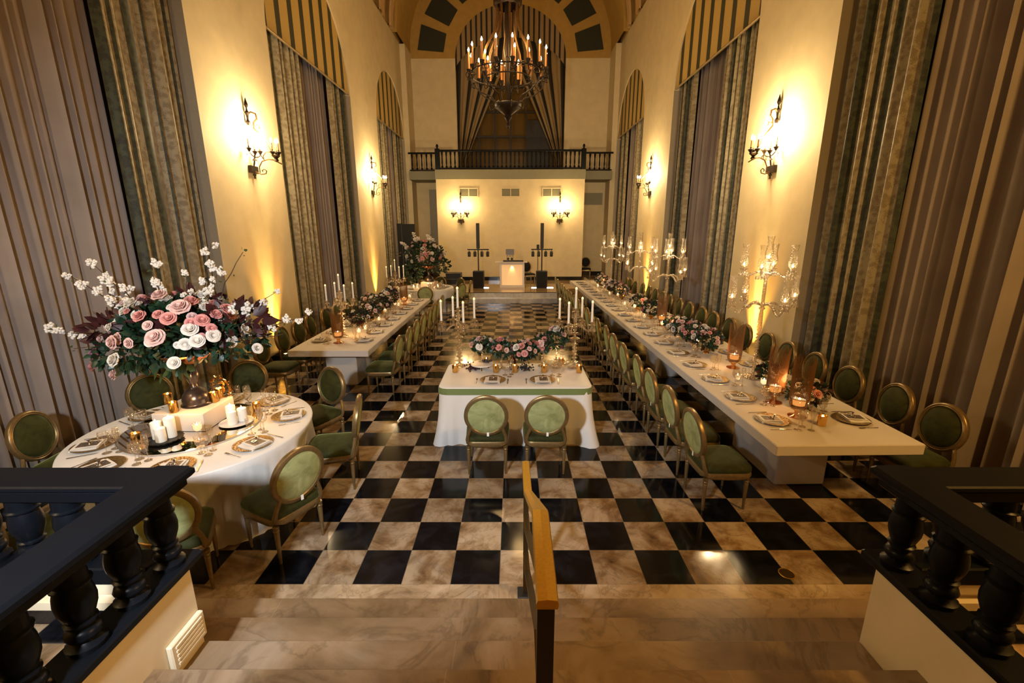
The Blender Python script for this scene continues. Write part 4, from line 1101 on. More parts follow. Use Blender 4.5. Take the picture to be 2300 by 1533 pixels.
def tall_candelabra():
    def fn():
        t = thing('tall_candelabra', 'candelabra', 'candelabra')
        m = M(); m.lathe([(0,0.0),(0.11,0.0),(0.115,0.01),(0.08,0.03),(0.04,0.045),(0,0.05)], 16); m.build('base', MAT['crystal'], t, angle=25)
        m = M(); prof = [(0.0,0.045)]
        z = 0.06
        while z < 0.60: prof += [(0.012, z), (0.030, z+0.022), (0.012, z+0.044)]; z += 0.046
        prof += [(0.016,0.62),(0.030,0.66),(0.024,0.86),(0.018,0.90),(0.040,0.93),(0.02,0.95),(0.055,0.97),(0.055,0.99),(0.02,1.0),(0.022,1.15),(0.018,1.30),(0.05,1.35),(0.05,1.37),(0.018,1.39),(0.018,1.48),(0,1.49)]
        m.lathe(prof, 10); m.build('stem', MAT['crystal'], t, angle=20)
        def holder(parent, x, y, z):
            link('drip_cup', CUP, parent, (x, y, z)); link('crystal_fringe', DROPS, parent, (x, y, z-0.005)); link('glass_chimney', CHIM, parent, (x, y, z)); link('flame_tip', BULB, parent, (x, y, z+0.05))
        holder(t, 0, 0, 1.50)
        for n, rot0, rr, zh, zc, sag in ((4, R(4), 0.41, 0.98, 1.02, 0.17), (4, R(48), 0.27, 1.36, 1.40, 0.06)):
            for k in range(n):
                a = rot0+2*PI*k/n; c, s_ = math.cos(a), math.sin(a); pts = []
                for i in range(11):
                    q = i/10; rad = 0.04+(rr-0.04)*q; pts.append((rad*c, rad*s_, zh+(0.03*math.sin(q*PI*2) if q < .5 else -sag*0.5*math.sin((q-0.5)*2*PI))-sag*0.15*math.sin(q*PI)+(zc-zh-0.02)*q**3))
                m = M(); m.tube(pts, 0.016 if rr > 0.4 else 0.012, 8); arm = m.build('arm', MAT['crystal'], t)
                holder(arm, rr*c, rr*s_, zc)
        return t
    return Proto(fn)
def tall_candelabras():
    P = tall_candelabra()
    for k, (x, y) in enumerate(((3.27, 2.72), (3.25, 6.28), (3.24, 8.32), (3.22, 11.42))):
        P.put((x, y, 0.761), R(13*k), f'tall crystal candelabra with glass chimneys, {ORD[k]} from near end of longest table', group='tall crystal candelabras')
        light('candelabra_glow', 'POINT', (x, y, 2.2), 9, WARM, 0.2)
tall_candelabras()
# ------------------------------------------------------------------ wall sconces
def sconce_candle(parent, x, y, z, s=1.0):
    m = M(); m.lathe([(0,-0.075),(0.012,-0.07),(0.05,-0.005),(0.038,0.0),(0.016,0.0),(0.016,0.03),(0,0.03)], 6, (x,y,z), smooth=False); b = m.build('candle_cup', MAT['iron'], parent)
    m = M(); m.lathe([(0.0,0.02),(0.013,0.02),(0.013,0.15),(0.0,0.15)], 8, (x,y,z)); m.build('candle_sleeve', MAT['amber_wax'], parent)
    m = M(); m.lathe([(0,0.15),(0.014,0.16),(0.021,0.185),(0.012,0.22),(0,0.25)], 8, (x,y,z)); m.build('flame_bulb', MAT['bulb'], parent)
def spiral(cx, cz, r0, turns, a0, n=22, sgn=1):
    return [(cx+r0*(1-0.8*i/n)*math.cos(a0+sgn*turns*2*PI*i/n), 0, cz+r0*(1-0.8*i/n)*math.sin(a0+sgn*turns*2*PI*i/n)) for i in range(n+1)]
def sconce(label, loc, rz, group, front=False, power=150):
    """local frame: wall plane at y=0, the room at -y, x along the wall; plate centre at the origin"""
    t = thing('wall_sconce', label, 'wall light', loc, rz, group)
    m = M(); m.rbox(-0.13, 0.13, -0.06, 0.0, -0.06, 0.075, 0.006); m.lathe([(0,-0.16),(0.02,-0.15),(0.012,-0.12),(0.035,-0.08),(0.0,-0.06)], 8, (0,-0.04,0)); m.build('back_plate', MAT['iron'], t)
    m = M(); m.tube([(0,-0.05,0.07),(0.0,-0.07,0.16),(0,-0.09,0.27)], 0.016, 6)
    m.lathe([(0,0.05),(0.05,0.0),(0.012,0.0),(0,0.0)], 5, (0,-0.075,0.17), smooth=False)
    w = 0.19
    m.tube([(-w-0.09,-0.10,0.235),(-w-0.05,-0.10,0.275),(-w,-0.10,0.29),(-w*0.55,-0.10,0.245),(0,-0.09,0.225),(w*0.55,-0.10,0.245),(w,-0.10,0.29),(w+0.05,-0.10,0.275),(w+0.09,-0.10,0.235)], 0.010, 6)
    m.build('wall_trident', MAT['iron'], t)
    for x, z in ((-w, 0.37), (0, 0.34), (w, 0.37)): sconce_candle(t, x, -0.10, z)
    # scroll bracket reaching into the room with its own cluster of candles
    arms = ((0.30, -0.30), (-0.30, -0.30)) if front else ((0.10, -0.40),)
    for ax, ay in arms:
        L = math.hypot(ax, ay); ux, uy = ax/L, ay/L
        m = M(); P = lambda d, z: (ux*d, -0.04+uy*d, z)
        m.tube([P(0.02,-0.03),P(0.12,-0.075),P(0.20,-0.06),P(0.22,-0.01),P(0.18,0.02),P(0.14,-0.005),P(0.155,-0.03)], 0.011, 6)
        m.tube([P(0.10,-0.05),P(0.10,0.06),P(0.16,0.16),P(0.27,0.20),P(0.40,0.19),P(L,0.17),P(L+0.09,0.12)], 0.012, 6)
        m.tube([P(0.20,0.17),P(0.19,0.26),P(0.25,0.33),P(0.33,0.33),P(0.38,0.27)], 0.010, 6)
        arm = m.build('scroll_arm', MAT['iron_gilt'], t)
        for dx, dy in ((-0.075, 0.02), (0.075, 0.02), (0.0, -0.06)):
            sconce_candle(arm, ux*L+dx, -0.04+uy*L+dy, 0.34)
        m = M(); m.lathe([(0,0.0),(0.05,0.03),(0.03,0.07),(0.085,0.12),(0.0,0.14)], 7, (ux*L,-0.04+uy*L,0.15), smooth=False); m.build('leaf_crown', MAT['iron'], arm)
    # tall S-scroll from the finial down to the outer cluster
    m = M()
    if front: m.tube([(0,-0.04,0.10),(0,-0.10,0.6),(0.03,-0.05,0.82),(0,-0.03,1.0)], 0.011, 6)
    else:
        L = math.hypot(0.10, 0.40)
        Q = lambda d, z: (0.24*d, -0.03-0.97*d, z)
        m.tube([Q(L-0.04,0.30),Q(0.30,0.50),Q(0.20,0.62),Q(0.10,0.74),Q(0.11,0.84),Q(0.17,0.90),Q(0.16,0.99),Q(0.08,1.02),Q(0.02,0.96),Q(0.01,0.86)], [0.012,0.013,0.014,0.017,0.018,0.018,0.017,0.016,0.016,0.016], 6)
        m.tube([Q(0.10,0.78),Q(0.19,0.80),Q(0.20,0.73)], 0.010, 6)
    m.build('scroll_stay', MAT['iron_gilt'], t)
    m = M(); m.lathe([(0,0.78),(0.03,0.79),(0.042,0.84),(0.018,0.88),(0.026,0.96),(0.045,1.0),(0.018,1.04),(0.012,1.08),(0.038,1.13),(0.026,1.18),(0.0,1.27)], 8, (0,-0.05,0), smooth=False); m.build('finial', MAT['iron'], t)
    light('sconce_glow', 'POINT', (0, -0.20, 0.60), power, (1.0, 0.66, 0.28) if front else WARM, 0.10, parent=t)
    for ax, ay in arms: light('sconce_glow', 'POINT', (ax, ay-0.02, 0.64), power*(0.5 if front else 1.0), (1.0, 0.66, 0.28) if front else WARM, 0.08, parent=t)
    return t
def sconces():
    g = 'scrolled iron wall sconces'
    sconce('iron candle sconce on the wall above the near round table, two candle clusters', (-XW, 6.17, 3.77), PI/2, g)
    sconce('iron candle sconce on the wall above the first tall candelabra', (XW, 5.83, 3.71), -PI/2, g)
    sconce('iron candle sconce on the wall beyond the striped drapes, far urn side', (-XW, 13.75, 3.92), PI/2, g)
    sconce('iron candle sconce on the wall near the stage, above the longest table', (XW, 13.45, 3.85), -PI/2, g)
    sconce('iron candle sconce on the stage wall, near the grey door', (-2.23, 17.97, 3.02), 0, g, True, 62)
    sconce('iron candle sconce on the stage wall, near the lone black chair', (2.20, 17.97, 3.02), 0, g, True, 62)
sconces()
for o in SC.objects:
    if o.name.startswith('scroll_stay') and False: pass

# ------------------------------------------------------------------ floor uplights
def uplights():
    for x, y, lab, e in ((-4.68, 6.20, 'at the wall behind the near round table', 1.0), (4.68, 5.75, 'at the wall behind the longest table', 1.0), (-4.68, 13.3, 'at the wall behind the shorter banquet table', 0.8), (4.68, 13.2, 'at the wall near the far end of the longest table', 0.8)):
        s = 1 if x > 0 else -1
        t = thing('floor_uplight', f'small amber floor uplight {lab}', 'uplight', (x, y, 0), group='amber floor uplights')
        m = M(); m.lathe([(0,0.0),(0.07,0.0),(0.07,0.13),(0.062,0.135),(0.058,0.12),(0.0,0.12)], 16); m.build('lamp_body', MAT['black'], t)
        m = M(); m.lathe([(0.057,0.122),(0.0,0.124)], 16); m.build('lens', MAT['led'], t)
        light('uplight_beam', 'SPOT', (0, 0, 0.15), 800*e, AMBER, 0.03, target=None, parent=t, spot_size=R(52), spot_blend=0.8).rotation_euler = (PI, R(4)*s, 0)
        o = light('uplight_core', 'SPOT', (0, 0, 0.15), 1100*e, (1.0, 0.70, 0.25), 0.03, parent=t, spot_size=R(22), spot_blend=1.0)
        o.rotation_euler = (PI, R(5)*s, 0)
uplights()

# ------------------------------------------------------------------ chandelier
def chandelier():
    C = (-0.02, 10.0, 0)
    t = thing('chandelier', 'large black iron chandelier with lit candle sleeves hanging over the aisle', 'chandelier', C)
    m = M(); m.ring((0,0,6.52), 0.98, 0.98, 0.018, 48, 6, plane='XY'); m.ring((0,0,6.42), 0.62, 0.62, 0.016, 40, 6, plane='XY'); m.build('candle_ring', MAT['iron'], t)
    m = M(); m.lathe([(0.30,8.05),(0.34,8.10),(0.34,8.20),(0.30,8.28),(0.22,8.30),(0.22,8.05)], 24, rib=12, ribd=0.05)
    for k in range(12):
        a = 2*PI*k/12; m.tube([(0.30*math.cos(a),0.30*math.sin(a),8.25),(0.38*math.cos(a),0.38*math.sin(a),8.38),(0.34*math.cos(a),0.34*math.sin(a),8.50)], [0.03,0.02,0.005], 5)
    m.build('crown', MAT['iron'], t)
    m = M(); m.lathe([(0,5.25),(0.03,5.27),(0.05,5.33),(0.02,5.40),(0.05,5.45),(0.10,5.52),(0.09,5.58),(0.20,5.66),(0.34,5.76),(0.36,5.83),(0.30,5.86),(0.0,5.80)], 20); m.build('bottom_bowl', MAT['iron'], t)
    m = M(); m.lathe([(0,5.8),(0.05,5.8),(0.035,6.1),(0.08,6.25),(0.04,6.4),(0.06,6.8),(0.10,7.1),(0.06,7.4),(0.09,7.7),(0.05,8.2),(0.03,12.0),(0,12.0)], 10); m.build('central_shaft', MAT['iron'], t)
    m = M()
    for k in range(40):
        z = 8.5+k*0.1; m.ring((0,0,z), 0.045, 0.06, 0.012, 10, 4, plane='XZ' if k % 2 else 'XY')
    m.build('hanging_chain', MAT['iron'], t)
    for k in range(8):
        a = 2*PI*k/8+0.2; c, s_ = math.cos(a), math.sin(a)
        m = M(); m.tube([(0.28*c,0.28*s_,8.1),(0.26*c,0.26*s_,7.85),(0.34*c,0.34*s_,7.5),(0.55*c,0.55*s_,7.15),(0.64*c,0.64*s_,6.85),(0.62*c,0.62*s_,6.45)], 0.018, 6, flat=1.8); m.build('strap', MAT['iron_gilt'], t)
        m = M(); m.tube([(0.30*c,0.30*s_,5.82),(0.44*c,0.44*s_,6.0),(0.70*c,0.70*s_,6.08),(0.92*c,0.92*s_,6.25),(1.0*c,1.0*s_,6.52)], 0.017, 6); 
        m.tube([(0.34*c,0.34*s_,5.75),(0.46*c,0.46*s_,5.68),(0.50*c,0.50*s_,5.80),(0.42*c,0.42*s_,5.84)], 0.012, 5); m.build('scroll_arm', MAT['iron'], t)
    def cand(a, r, z, rn):
        c, s_ = math.cos(a), math.sin(a); p = (r*c, r*s_, 0)
        m = M(); m.lathe([(0,z-0.14),(0.02,z-0.12),(0.06,z-0.02),(0.07,z),(0.03,z),(0.0,z)], 7, p, smooth=False)
        m.tube([(0.9*r*c,0.9*r*s_,z-0.2),(r*c*1.04,r*s_*1.04,z-0.24),(r*c,r*s_,z-0.12)], 0.014, 5); m.build('candle_cup', MAT['iron'], t)
        m = M(); m.lathe([(0,z),(0.024,z),(0.024,z+0.40),(0,z+0.40)], 8, p); m.build('candle_sleeve', MAT['amber_wax'], t)
        m = M(); m.lathe([(0,z+0.40),(0.016,z+0.41),(0.026,z+0.44),(0.014,z+0.48),(0,z+0.51)], 8, p); m.build('flame_bulb', MAT['bulb_soft'], t)
    for k in range(16): cand(2*PI*k/16+0.12, 1.0, 6.62, 1)
    for k in range(8): cand(2*PI*k/8+0.30, 0.60, 6.56, 0)
    m = M()
    cr = random.Random(5)
    for k in range(48):
        a = 2*PI*k/48; r = 1.0+cr.uniform(-.05,.07); z = 6.5+cr.uniform(-0.14,0.06)
        m.ring((r*math.cos(a), r*math.sin(a), z), 0.045, 0.06, 0.009, 10, 4)
    m.build('leaf_scroll', MAT['iron'], t)
    for k in range(4):
        a = 2*PI*k/4+0.5; light('chandelier_glow', 'POINT', (0.8*math.cos(a), 0.8*math.sin(a), 7.15), 55, (1.0, 0.62, 0.24), 0.25, parent=t)
chandelier()

# ------------------------------------------------------------------ stage equipment
def stage():
    Z = 0.353
    for x, lab in ((-1.29, 'on the far urn side'), (1.26, 'on the lone chair side')):
        t = thing('column_speaker', f'black column loudspeaker on bass bin with light bar, {lab} of booth', 'loudspeaker', (x, 15.35, Z), group='column loudspeakers beside the booth')
        m = M(); m.rbox(-0.22, 0.22, -0.22, 0.22, 0, 0.68, 0.015); m.build('bass_cabinet', MAT['black'], t)
        m = M(); m.box(-0.19, 0.19, -0.228, -0.222, 0.04, 0.64); m.build('grille', MAT['black_cloth'], t)
        m = M(); m.lathe([(0,0.68),(0.025,0.68),(0.025,1.56),(0,1.56)], 10); m.build('pole', MAT['black'], t)
        m = M(); m.rbox(-0.065, 0.065, -0.08, 0.08, 1.56, 2.54, 0.012); m.build('column', MAT['black'], t)
        b = M(); b.rbox(-0.43, 0.43, -0.03, 0.03, 1.50, 1.545, 0.006); bar = b.build('light_bar', MAT['black'], t)
        for k, xx in enumerate((-0.36, -0.13, 0.15, 0.38)):
            m = M(); m.lathe([(0,0),(0.055,0),(0.06,0.02),(0.06,0.19),(0.045,0.21),(0,0.21)], 12, (xx,-0.02,1.24)); m.box(xx-0.07, xx+0.07, -0.03, -0.01, 1.36, 1.375); m.box(xx-0.01, xx+0.01, -0.03, -0.01, 1.375, 1.50)
            m.build('par_lamp', MAT['black'], bar)
    for x in (-1.02, 0.98, 1.60):  # emissive slabs stand for white lamp reflections on the stage floor
        m = M(); m.rbox(-0.13, 0.13, -0.04, 0.04, 0, 0.02, 0.004); o = m.build('floor_light', MAT['spark'], loc=(x, 15.28, Z)); tag(o, f'flat white floor light beside the bass bin, {"far urn side" if x < 0 else "booth side" if x < 1.2 else "lone chair side"}', 'floor light', 'white floor lights on the stage')
    t = thing('dj_booth', 'white framed booth with warm glowing front panel on the stage', 'booth', (0.065, 15.35, Z))
    m = M(); m.box(-0.50, -0.42, 0, 0.5, 0, 1.0); m.box(0.42, 0.50, 0, 0.5, 0, 1.0); m.box(-0.42, 0.42, 0, 0.04, 0, 0.10); m.box(-0.42, 0.42, 0, 0.04, 0.92, 1.0); m.build('booth_frame', MAT['white_gloss'], t)
    m = M(); m.box(-0.42, 0.42, 0.075, 0.085, 0.0, 1.0); m.build('front_panel', MAT['stage_lit'], t)
    m = M(); m.rbox(-0.68, 0.62, -0.05, 0.55, 1.0, 1.03, 0.006); m.build('worktop', MAT['white_gloss'], t)
    o = light('booth_lamp', 'SPOT', (0.0, 0.03, 0.89), 14, (1.0, 0.66, 0.28), 0.03, parent=t, spot_size=R(75), spot_blend=1.0); o.rotation_euler = (R(12), 0, 0)
    t = thing('dj_controller', 'low black mixing deck on the booth worktop', 'controller', (0.12, 15.58, 1.384))
    m = M(); m.rbox(-0.42, 0.40, -0.14, 0.14, 0, 0.05, 0.008); m.build('deck_body', MAT['black'], t)
    m = M(); [m.lathe([(0,0.05),(0.09,0.05),(0.09,0.06),(0,0.062)], 20, (xx,0,0)) for xx in (-0.26, 0.25)]; m.build('jog_wheel', MAT['silver'], t)
    t = thing('laptop', 'silver laptop raised on a black stand behind the mixing deck', 'laptop', (-0.02, 15.66, 1.384))
    m = M(); m.box(-0.13, -0.11, 0, 0.2, 0, 0.24); m.box(0.11, 0.13, 0, 0.2, 0, 0.24); m.box(-0.14, 0.14, 0, 0.2, 0.24, 0.25); m.build('laptop_stand', MAT['black'], t)
    m = M(); m.rbox(-0.17, 0.17, 0, 0.23, 0.251, 0.265, 0.003); m.build('keyboard_base', MAT['laptop'], t)
    m = M(); m.rbox(-0.17, 0.17, 0, 0.008, 0.27, 0.50, 0.003); m.tf(Matrix.Translation((0,0,0.27)) @ Matrix.Rotation(R(10), 4, 'X') @ Matrix.Translation((0,0,-0.27))); lid = m.build('laptop_lid', MAT['laptop'], t)
    m = M(); m.lathe([(0,0),(0.018,0)], 16, axis='Y'); m.tf(Matrix.Translation((0,0.016-0.03,0.385))); m.build('lid_badge', MAT['spark'], lid)
    t = thing('headphones', 'black headphones hung under the raised laptop', 'headphones', (-0.02, 15.60, 1.44))
    m = M(); m.tube([(-0.07,0,0.06),(-0.06,0,0.13),(0,0,0.16),(0.06,0,0.13),(0.07,0,0.06)], 0.008, 6); m.build('headband', MAT['black'], t)
    for xx in (-0.07, 0.07): m = M(); m.ball((xx,0,0.05), 0.045, 12, 8); m.build('ear_cup', MAT['black'], t)
    # dark screen, covered keyboard and equipment case in the corner by the grey panel
    t = thing('folding_screen', 'tall black two-leaf screen standing in the stage corner', 'screen', (-4.5, 16.6, Z))
    m = M(); m.box(-0.30, -0.12, -0.02, 0.02, 0, 2.55); m.build('screen_leaf', MAT['black_cloth'], t)
    m = M(); m.box(-0.10, 0.45, 0.0, 0.04, 0, 2.53); m.build('screen_leaf', MAT['black_cloth'], t)
    t = thing('grand_piano', 'low black curved case with raised lid behind the far flower urn', 'piano', (-3.5, 15.75, Z))
    m = M(); pts = [(-0.9,-0.7),(0.2,-0.7),(0.32,-0.3),(0.30,0.2),(-0.1,0.55),(-0.55,0.7),(-0.9,0.6)]; n = len(pts)
    vs = [(x,y,0.55) for x, y in pts]+[(x,y,0.86) for x, y in pts]
    m.add(vs, [tuple(range(n))[::-1], tuple(n+i for i in range(n))]+[(i,(i+1)%n,n+(i+1)%n,n+i) for i in range(n)]); m.build('piano_case', MAT['black_paint'], t)
    for x, y in ((-0.75,-0.55),(0.15,-0.55),(-0.6,0.5)): m = M(); m.lathe([(0,0),(0.03,0),(0.05,0.2),(0.06,0.55),(0,0.55)], 10, (x,y,0)); m.build('leg', MAT['black_paint'], t)
    t = thing('equipment_case', 'open black road case with silver edges and upright lid on the stage', 'case', (-2.44, 16.5, Z))
    m = M(); m.box(-0.32, 0.32, -0.25, 0.25, 0.0, 0.50); m.build('case_body', MAT['black'], t)
    m = M()
    for z in (0.0, 0.24, 0.485): m.box(-0.33, 0.33, -0.26, -0.245, z, z+0.02)
    for x in (-0.33, 0.315): m.box(x, x+0.015, -0.26, -0.245, 0, 0.50)
    m.build('edge_trim', MAT['silver'], t)
    m = M(); m.box(-0.36, -0.32, -0.25, 0.25, 0.5, 1.02, rot=Matrix.Rotation(R(-14), 3, 'Y'), pivot=(-0.32,0,0.5)); m.build('case_lid', MAT['black'], t)
    t = thing('light_stand', 'thin black stand behind the speaker, lone chair side of the booth', 'stand', (1.2, 17.2, Z))
    m = M(); m.lathe([(0,0),(0.015,0),(0.015,1.45),(0,1.45)], 8); m.build('pole', MAT['black'], t)
    m = M(); [m.tube([(0,0,0.2),(0.25*math.cos(a),0.25*math.sin(a),0.0)], 0.012, 6) for a in (0.4,2.5,4.6)]; m.build('tripod_foot', MAT['black'], t)
    m = M(); m.lathe([(0,1.45),(0.06,1.45),(0.06,1.65),(0,1.65)], 12); m.build('par_lamp', MAT['black'], t)
stage()
# ------------------------------------------------------------------ flowers
def rose_mesh(name, mat, r=0.045, seed=1, open_=1.0):
    q = random.Random(seed); m = M()
    m.ball((0,0,0.45*r), 0.40*r, 8, 5, sz=1.2)
    for ring, (n, rad, h, lean) in enumerate(((3,0.34,1.02,0.05),(4,0.50,0.95,0.10),(5,0.68,0.85,0.30),(6,0.92,0.62,0.60),(6,1.05,0.35,1.0))):
        for k in range(n):
            a = 2*PI*(k+0.5*ring)/n+q.uniform(-.15,.15)
            def P(u, v):
                aa = a+(u-0.5)*2*PI/n*1.35
                rr = r*(0.18+(rad-0.18)*(v**0.7)*(1+lean*0.15*v*open_)); z = r*(-0.35+ (h+0.35)*math.sin(v*PI*0.56)-0.10*lean*v**4-0.18*(abs(u-0.5)*2)**2*v)
                return (rr*math.cos(aa), rr*math.sin(aa), z)
            m.sheet(P, 4, 3, True)
    return m.mesh(name, mat, 0)
ROSE = {k: rose_mesh('rose', MAT[k], seed=i) for i, k in enumerate(('rose_white','rose_pink','rose_blush','rose_mauve','rose_dark'))}
def blossom_mesh():
    q = random.Random(3); m = M()
    for k in range(7):
        c = Vector((q.uniform(-1,1), q.uniform(-1,1), q.uniform(-0.7,0.9)))*0.028
        for p in range(5):
            a = 2*PI*p/5+q.random(); m.ball((c.x+0.011*math.cos(a), c.y+0.011*math.sin(a), c.z+q.uniform(-.006,.006)), 0.012, 6, 4, sz=0.8)
    return m.mesh('blossom', MAT['rose_white'], 0)
BLOSSOM = blossom_mesh()
def leaves(m, q, c, rad, n, size=(0.05, 0.09), mat=0, droop=0.0, inner=0.55):
    for _ in range(n):
        d = Vector((q.gauss(0,1), q.gauss(0,1), q.gauss(0,1))).normalized()
        f = inner+(1-inner)*q.random()**0.5
        p = Vector((c[0]+d.x*rad[0]*f, c[1]+d.y*rad[1]*f, c[2]+d.z*rad[2]*f))
        o = (d+Vector((q.uniform(-.8,.8), q.uniform(-.8,.8), q.uniform(-.5,.6)-droop))).normalized()
        s = o.cross(Vector((q.uniform(-1,1), q.uniform(-1,1), q.uniform(-1,1)))).normalized(); nn = o.cross(s)
        L = q.uniform(*size); w = L*q.uniform(0.28, 0.42); k = q.uniform(-.15,.25)*L
        m.add([p, p+o*L*0.35+s*w+nn*0.1*L, p+o*L*0.8+s*w*0.7+nn*k, p+o*L*1.1+nn*k*1.6, p+o*L*0.8-s*w*0.7+nn*k, p+o*L*0.35-s*w+nn*0.1*L, p+o*L*0.5],
              [(0,1,6),(1,2,6),(2,3,6),(3,4,6),(4,5,6),(5,0,6)], True, mat)
def aim(o, d, spin=0.0):
    o.rotation_mode = 'QUATERNION'; o.rotation_quaternion = Vector(d).to_track_quat('Z', 'Y')
def roses_on(root, q, c, rad, spec, up=0.1, face=None, rmin=0.8, rmax=1.06, scl=(0.7, 1.25)):
    pts = []
    for kind, n in spec:
        for _ in range(n):
            for tries in range(60):
                d = Vector((q.gauss(0,1), q.gauss(0,1), q.gauss(0,1)+up)).normalized()
                if d.z < -0.35: continue
                if face is not None and d.dot(Vector(face)) < -0.25: continue
                f = q.uniform(rmin, rmax); p = Vector((c[0]+d.x*rad[0]*f, c[1]+d.y*rad[1]*f, c[2]+d.z*rad[2]*f))
                if all((p-o_).length > 0.055 for o_ in pts): break
            pts.append(p)
            s = q.uniform(*scl); o = link('rose', ROSE[kind], root, p); o.scale = (s, s, s); aim(o, d+Vector((0,0,0.25)))
def big_urn():
    q = random.Random(14); ux, uy = -3.10, 1.34
    t = thing('flower_urn', 'huge arrangement of roses and white blossom branches in a tall dark urn', 'flower arrangement', (ux, uy, 0.956))
    m = M(); m.lathe([(0,0.0),(0.135,0.0),(0.14,0.01),(0.125,0.02),(0.122,0.03),(0.125,0.06),(0.118,0.10),(0.09,0.145),(0.055,0.17),(0.042,0.19),(0.036,0.22),(0.045,0.25),(0.064,0.30),(0.070,0.34),(0.055,0.40),(0.05,0.44),(0.0,0.44)], 28, rib=6, ribd=0.012); m.build('urn_foot', MAT['urn'], t)
    m = M(); m.lathe([(0,0.43),(0.05,0.43),(0.12,0.455),(0.20,0.50),(0.25,0.545),(0.255,0.555),(0.24,0.55),(0.1,0.48),(0,0.48)], 32); m.build('urn_bowl', MAT['copper'], t)
    m = M(); C = (0.0, 0.0, 0.80); RD = (0.56, 0.42, 0.25)
    leaves(m, q, C, RD, 1500, (0.05, 0.10)); leaves(m, q, (0.36,0.0,0.66), (0.42,0.32,0.16), 300, (0.05,0.09), 0, 0.3); leaves(m, q, (-0.45,-0.05,0.60), (0.36,0.30,0.18), 320, (0.05,0.10), 0, 0.5)
    leaves(m, q, (-0.10,-0.12,0.50), (0.20,0.12,0.14), 70, (0.06,0.11), 0, 0.8)
    leaves(m, q, (-0.55,0,0.80), (0.30,0.25,0.14), 110, (0.08,0.14), 1, 0.0); leaves(m, q, (0.55,0,0.86), (0.28,0.25,0.16), 110, (0.08,0.15), 1, 0); leaves(m, q, (0.0,0,0.90), (0.5,0.4,0.2), 70, (0.08,0.13), 1, 0)
    m.build('foliage', [MAT['leaf'], MAT['burgundy']], t)
    roses_on(t, q, C, (0.58,0.45,0.28), (('rose_white', 28), ('rose_blush', 14), ('rose_pink', 22), ('rose_mauve', 2), ('rose_dark', 4)), face=(0.1,-0.9,0.45), rmin=1.0, rmax=1.16, scl=(0.55, 1.25))
    for p, k, s in (((-0.66,-0.26,0.60),'rose_mauve',1.2),((-0.76,-0.2,0.46),'rose_pink',1.0),((-0.36,-0.40,0.58),'rose_white',1.3),((-0.52,-0.26,0.40),'rose_blush',1.1),((0.18,-0.42,0.56),'rose_white',1.1),((0.78,-0.15,0.62),'rose_white',1.0),((0.10,-0.47,0.80),'rose_blush',1.6),((0.25,-0.32,1.04),'rose_blush',1.6),((-0.05,-0.15,1.12),'rose_blush',1.3),((0.36,-0.40,0.86),'rose_white',1.3),((0.42,-0.42,0.76),'rose_white',1.2)):
        o = link('rose', ROSE[k], t, p); o.scale = (s,s,s); aim(o, Vector(p)-Vector((0,0,0.4))+Vector((0,-0.3,0.2)))
    tips = [(-0.74,0.0,1.40,10),(-0.86,-0.1,1.30,11),(-1.30,-0.05,0.80,6),(-0.72,0.1,1.10,6),(-0.55,0.1,0.95,6),(0.36,0.05,1.58,9),(0.42,0.0,1.33,7),(0.12,0.0,1.28,5),(-0.2,0.0,1.38,4),(1.22,0.05,0.90,6),(0.92,0.05,1.14,4),(0.75,0.0,1.02,6),(0.62,0.1,1.50,0),(0.55,-0.1,0.95,5),(-0.95,-0.15,0.62,0),(-0.45,-0.2,0.85,6),(0.95,0.0,0.72,0)]
    for x, y, z, nb in tips:
        m = M(); b = Vector((x*0.12, y*0.2, 0.55)); e = Vector((x, y, z)); mid = b.lerp(e, 0.5)+Vector((q.uniform(-.05,.05), 0, 0.05)); n = 9
        pts = [(b*(1-i/n)**2+mid*2*(i/n)*(1-i/n)+e*(i/n)**2) for i in range(n+1)]
        pts = [p+Vector((q.uniform(-.012,.012), q.uniform(-.012,.012), q.uniform(-.012,.012))) for p in pts]
        m.tube(pts, [0.009-0.006*i/n for i in range(n+1)], 5, 0)
        for _ in range(10):
            p = pts[q.randint(n//2, n)]; leaves(m, q, p, (0.03,0.03,0.03), 1, (0.02,0.045), 1)
        br = m.build('blossom_branch', [MAT['twig'], MAT['leaf2']], t)
        for k in range(nb):
            f = 1-0.66*(k/max(nb,1)); i = int(f*n); p = pts[i]+Vector((q.uniform(-.035,.035), q.uniform(-.03,.03), q.uniform(-.02,.035)))
            o = link('blossom', BLOSSOM, br, p); s = q.uniform(0.75, 1.35); o.scale = (s,s,s); o.rotation_euler = (q.uniform(0,3), q.uniform(0,3), q.uniform(0,3))
big_urn()
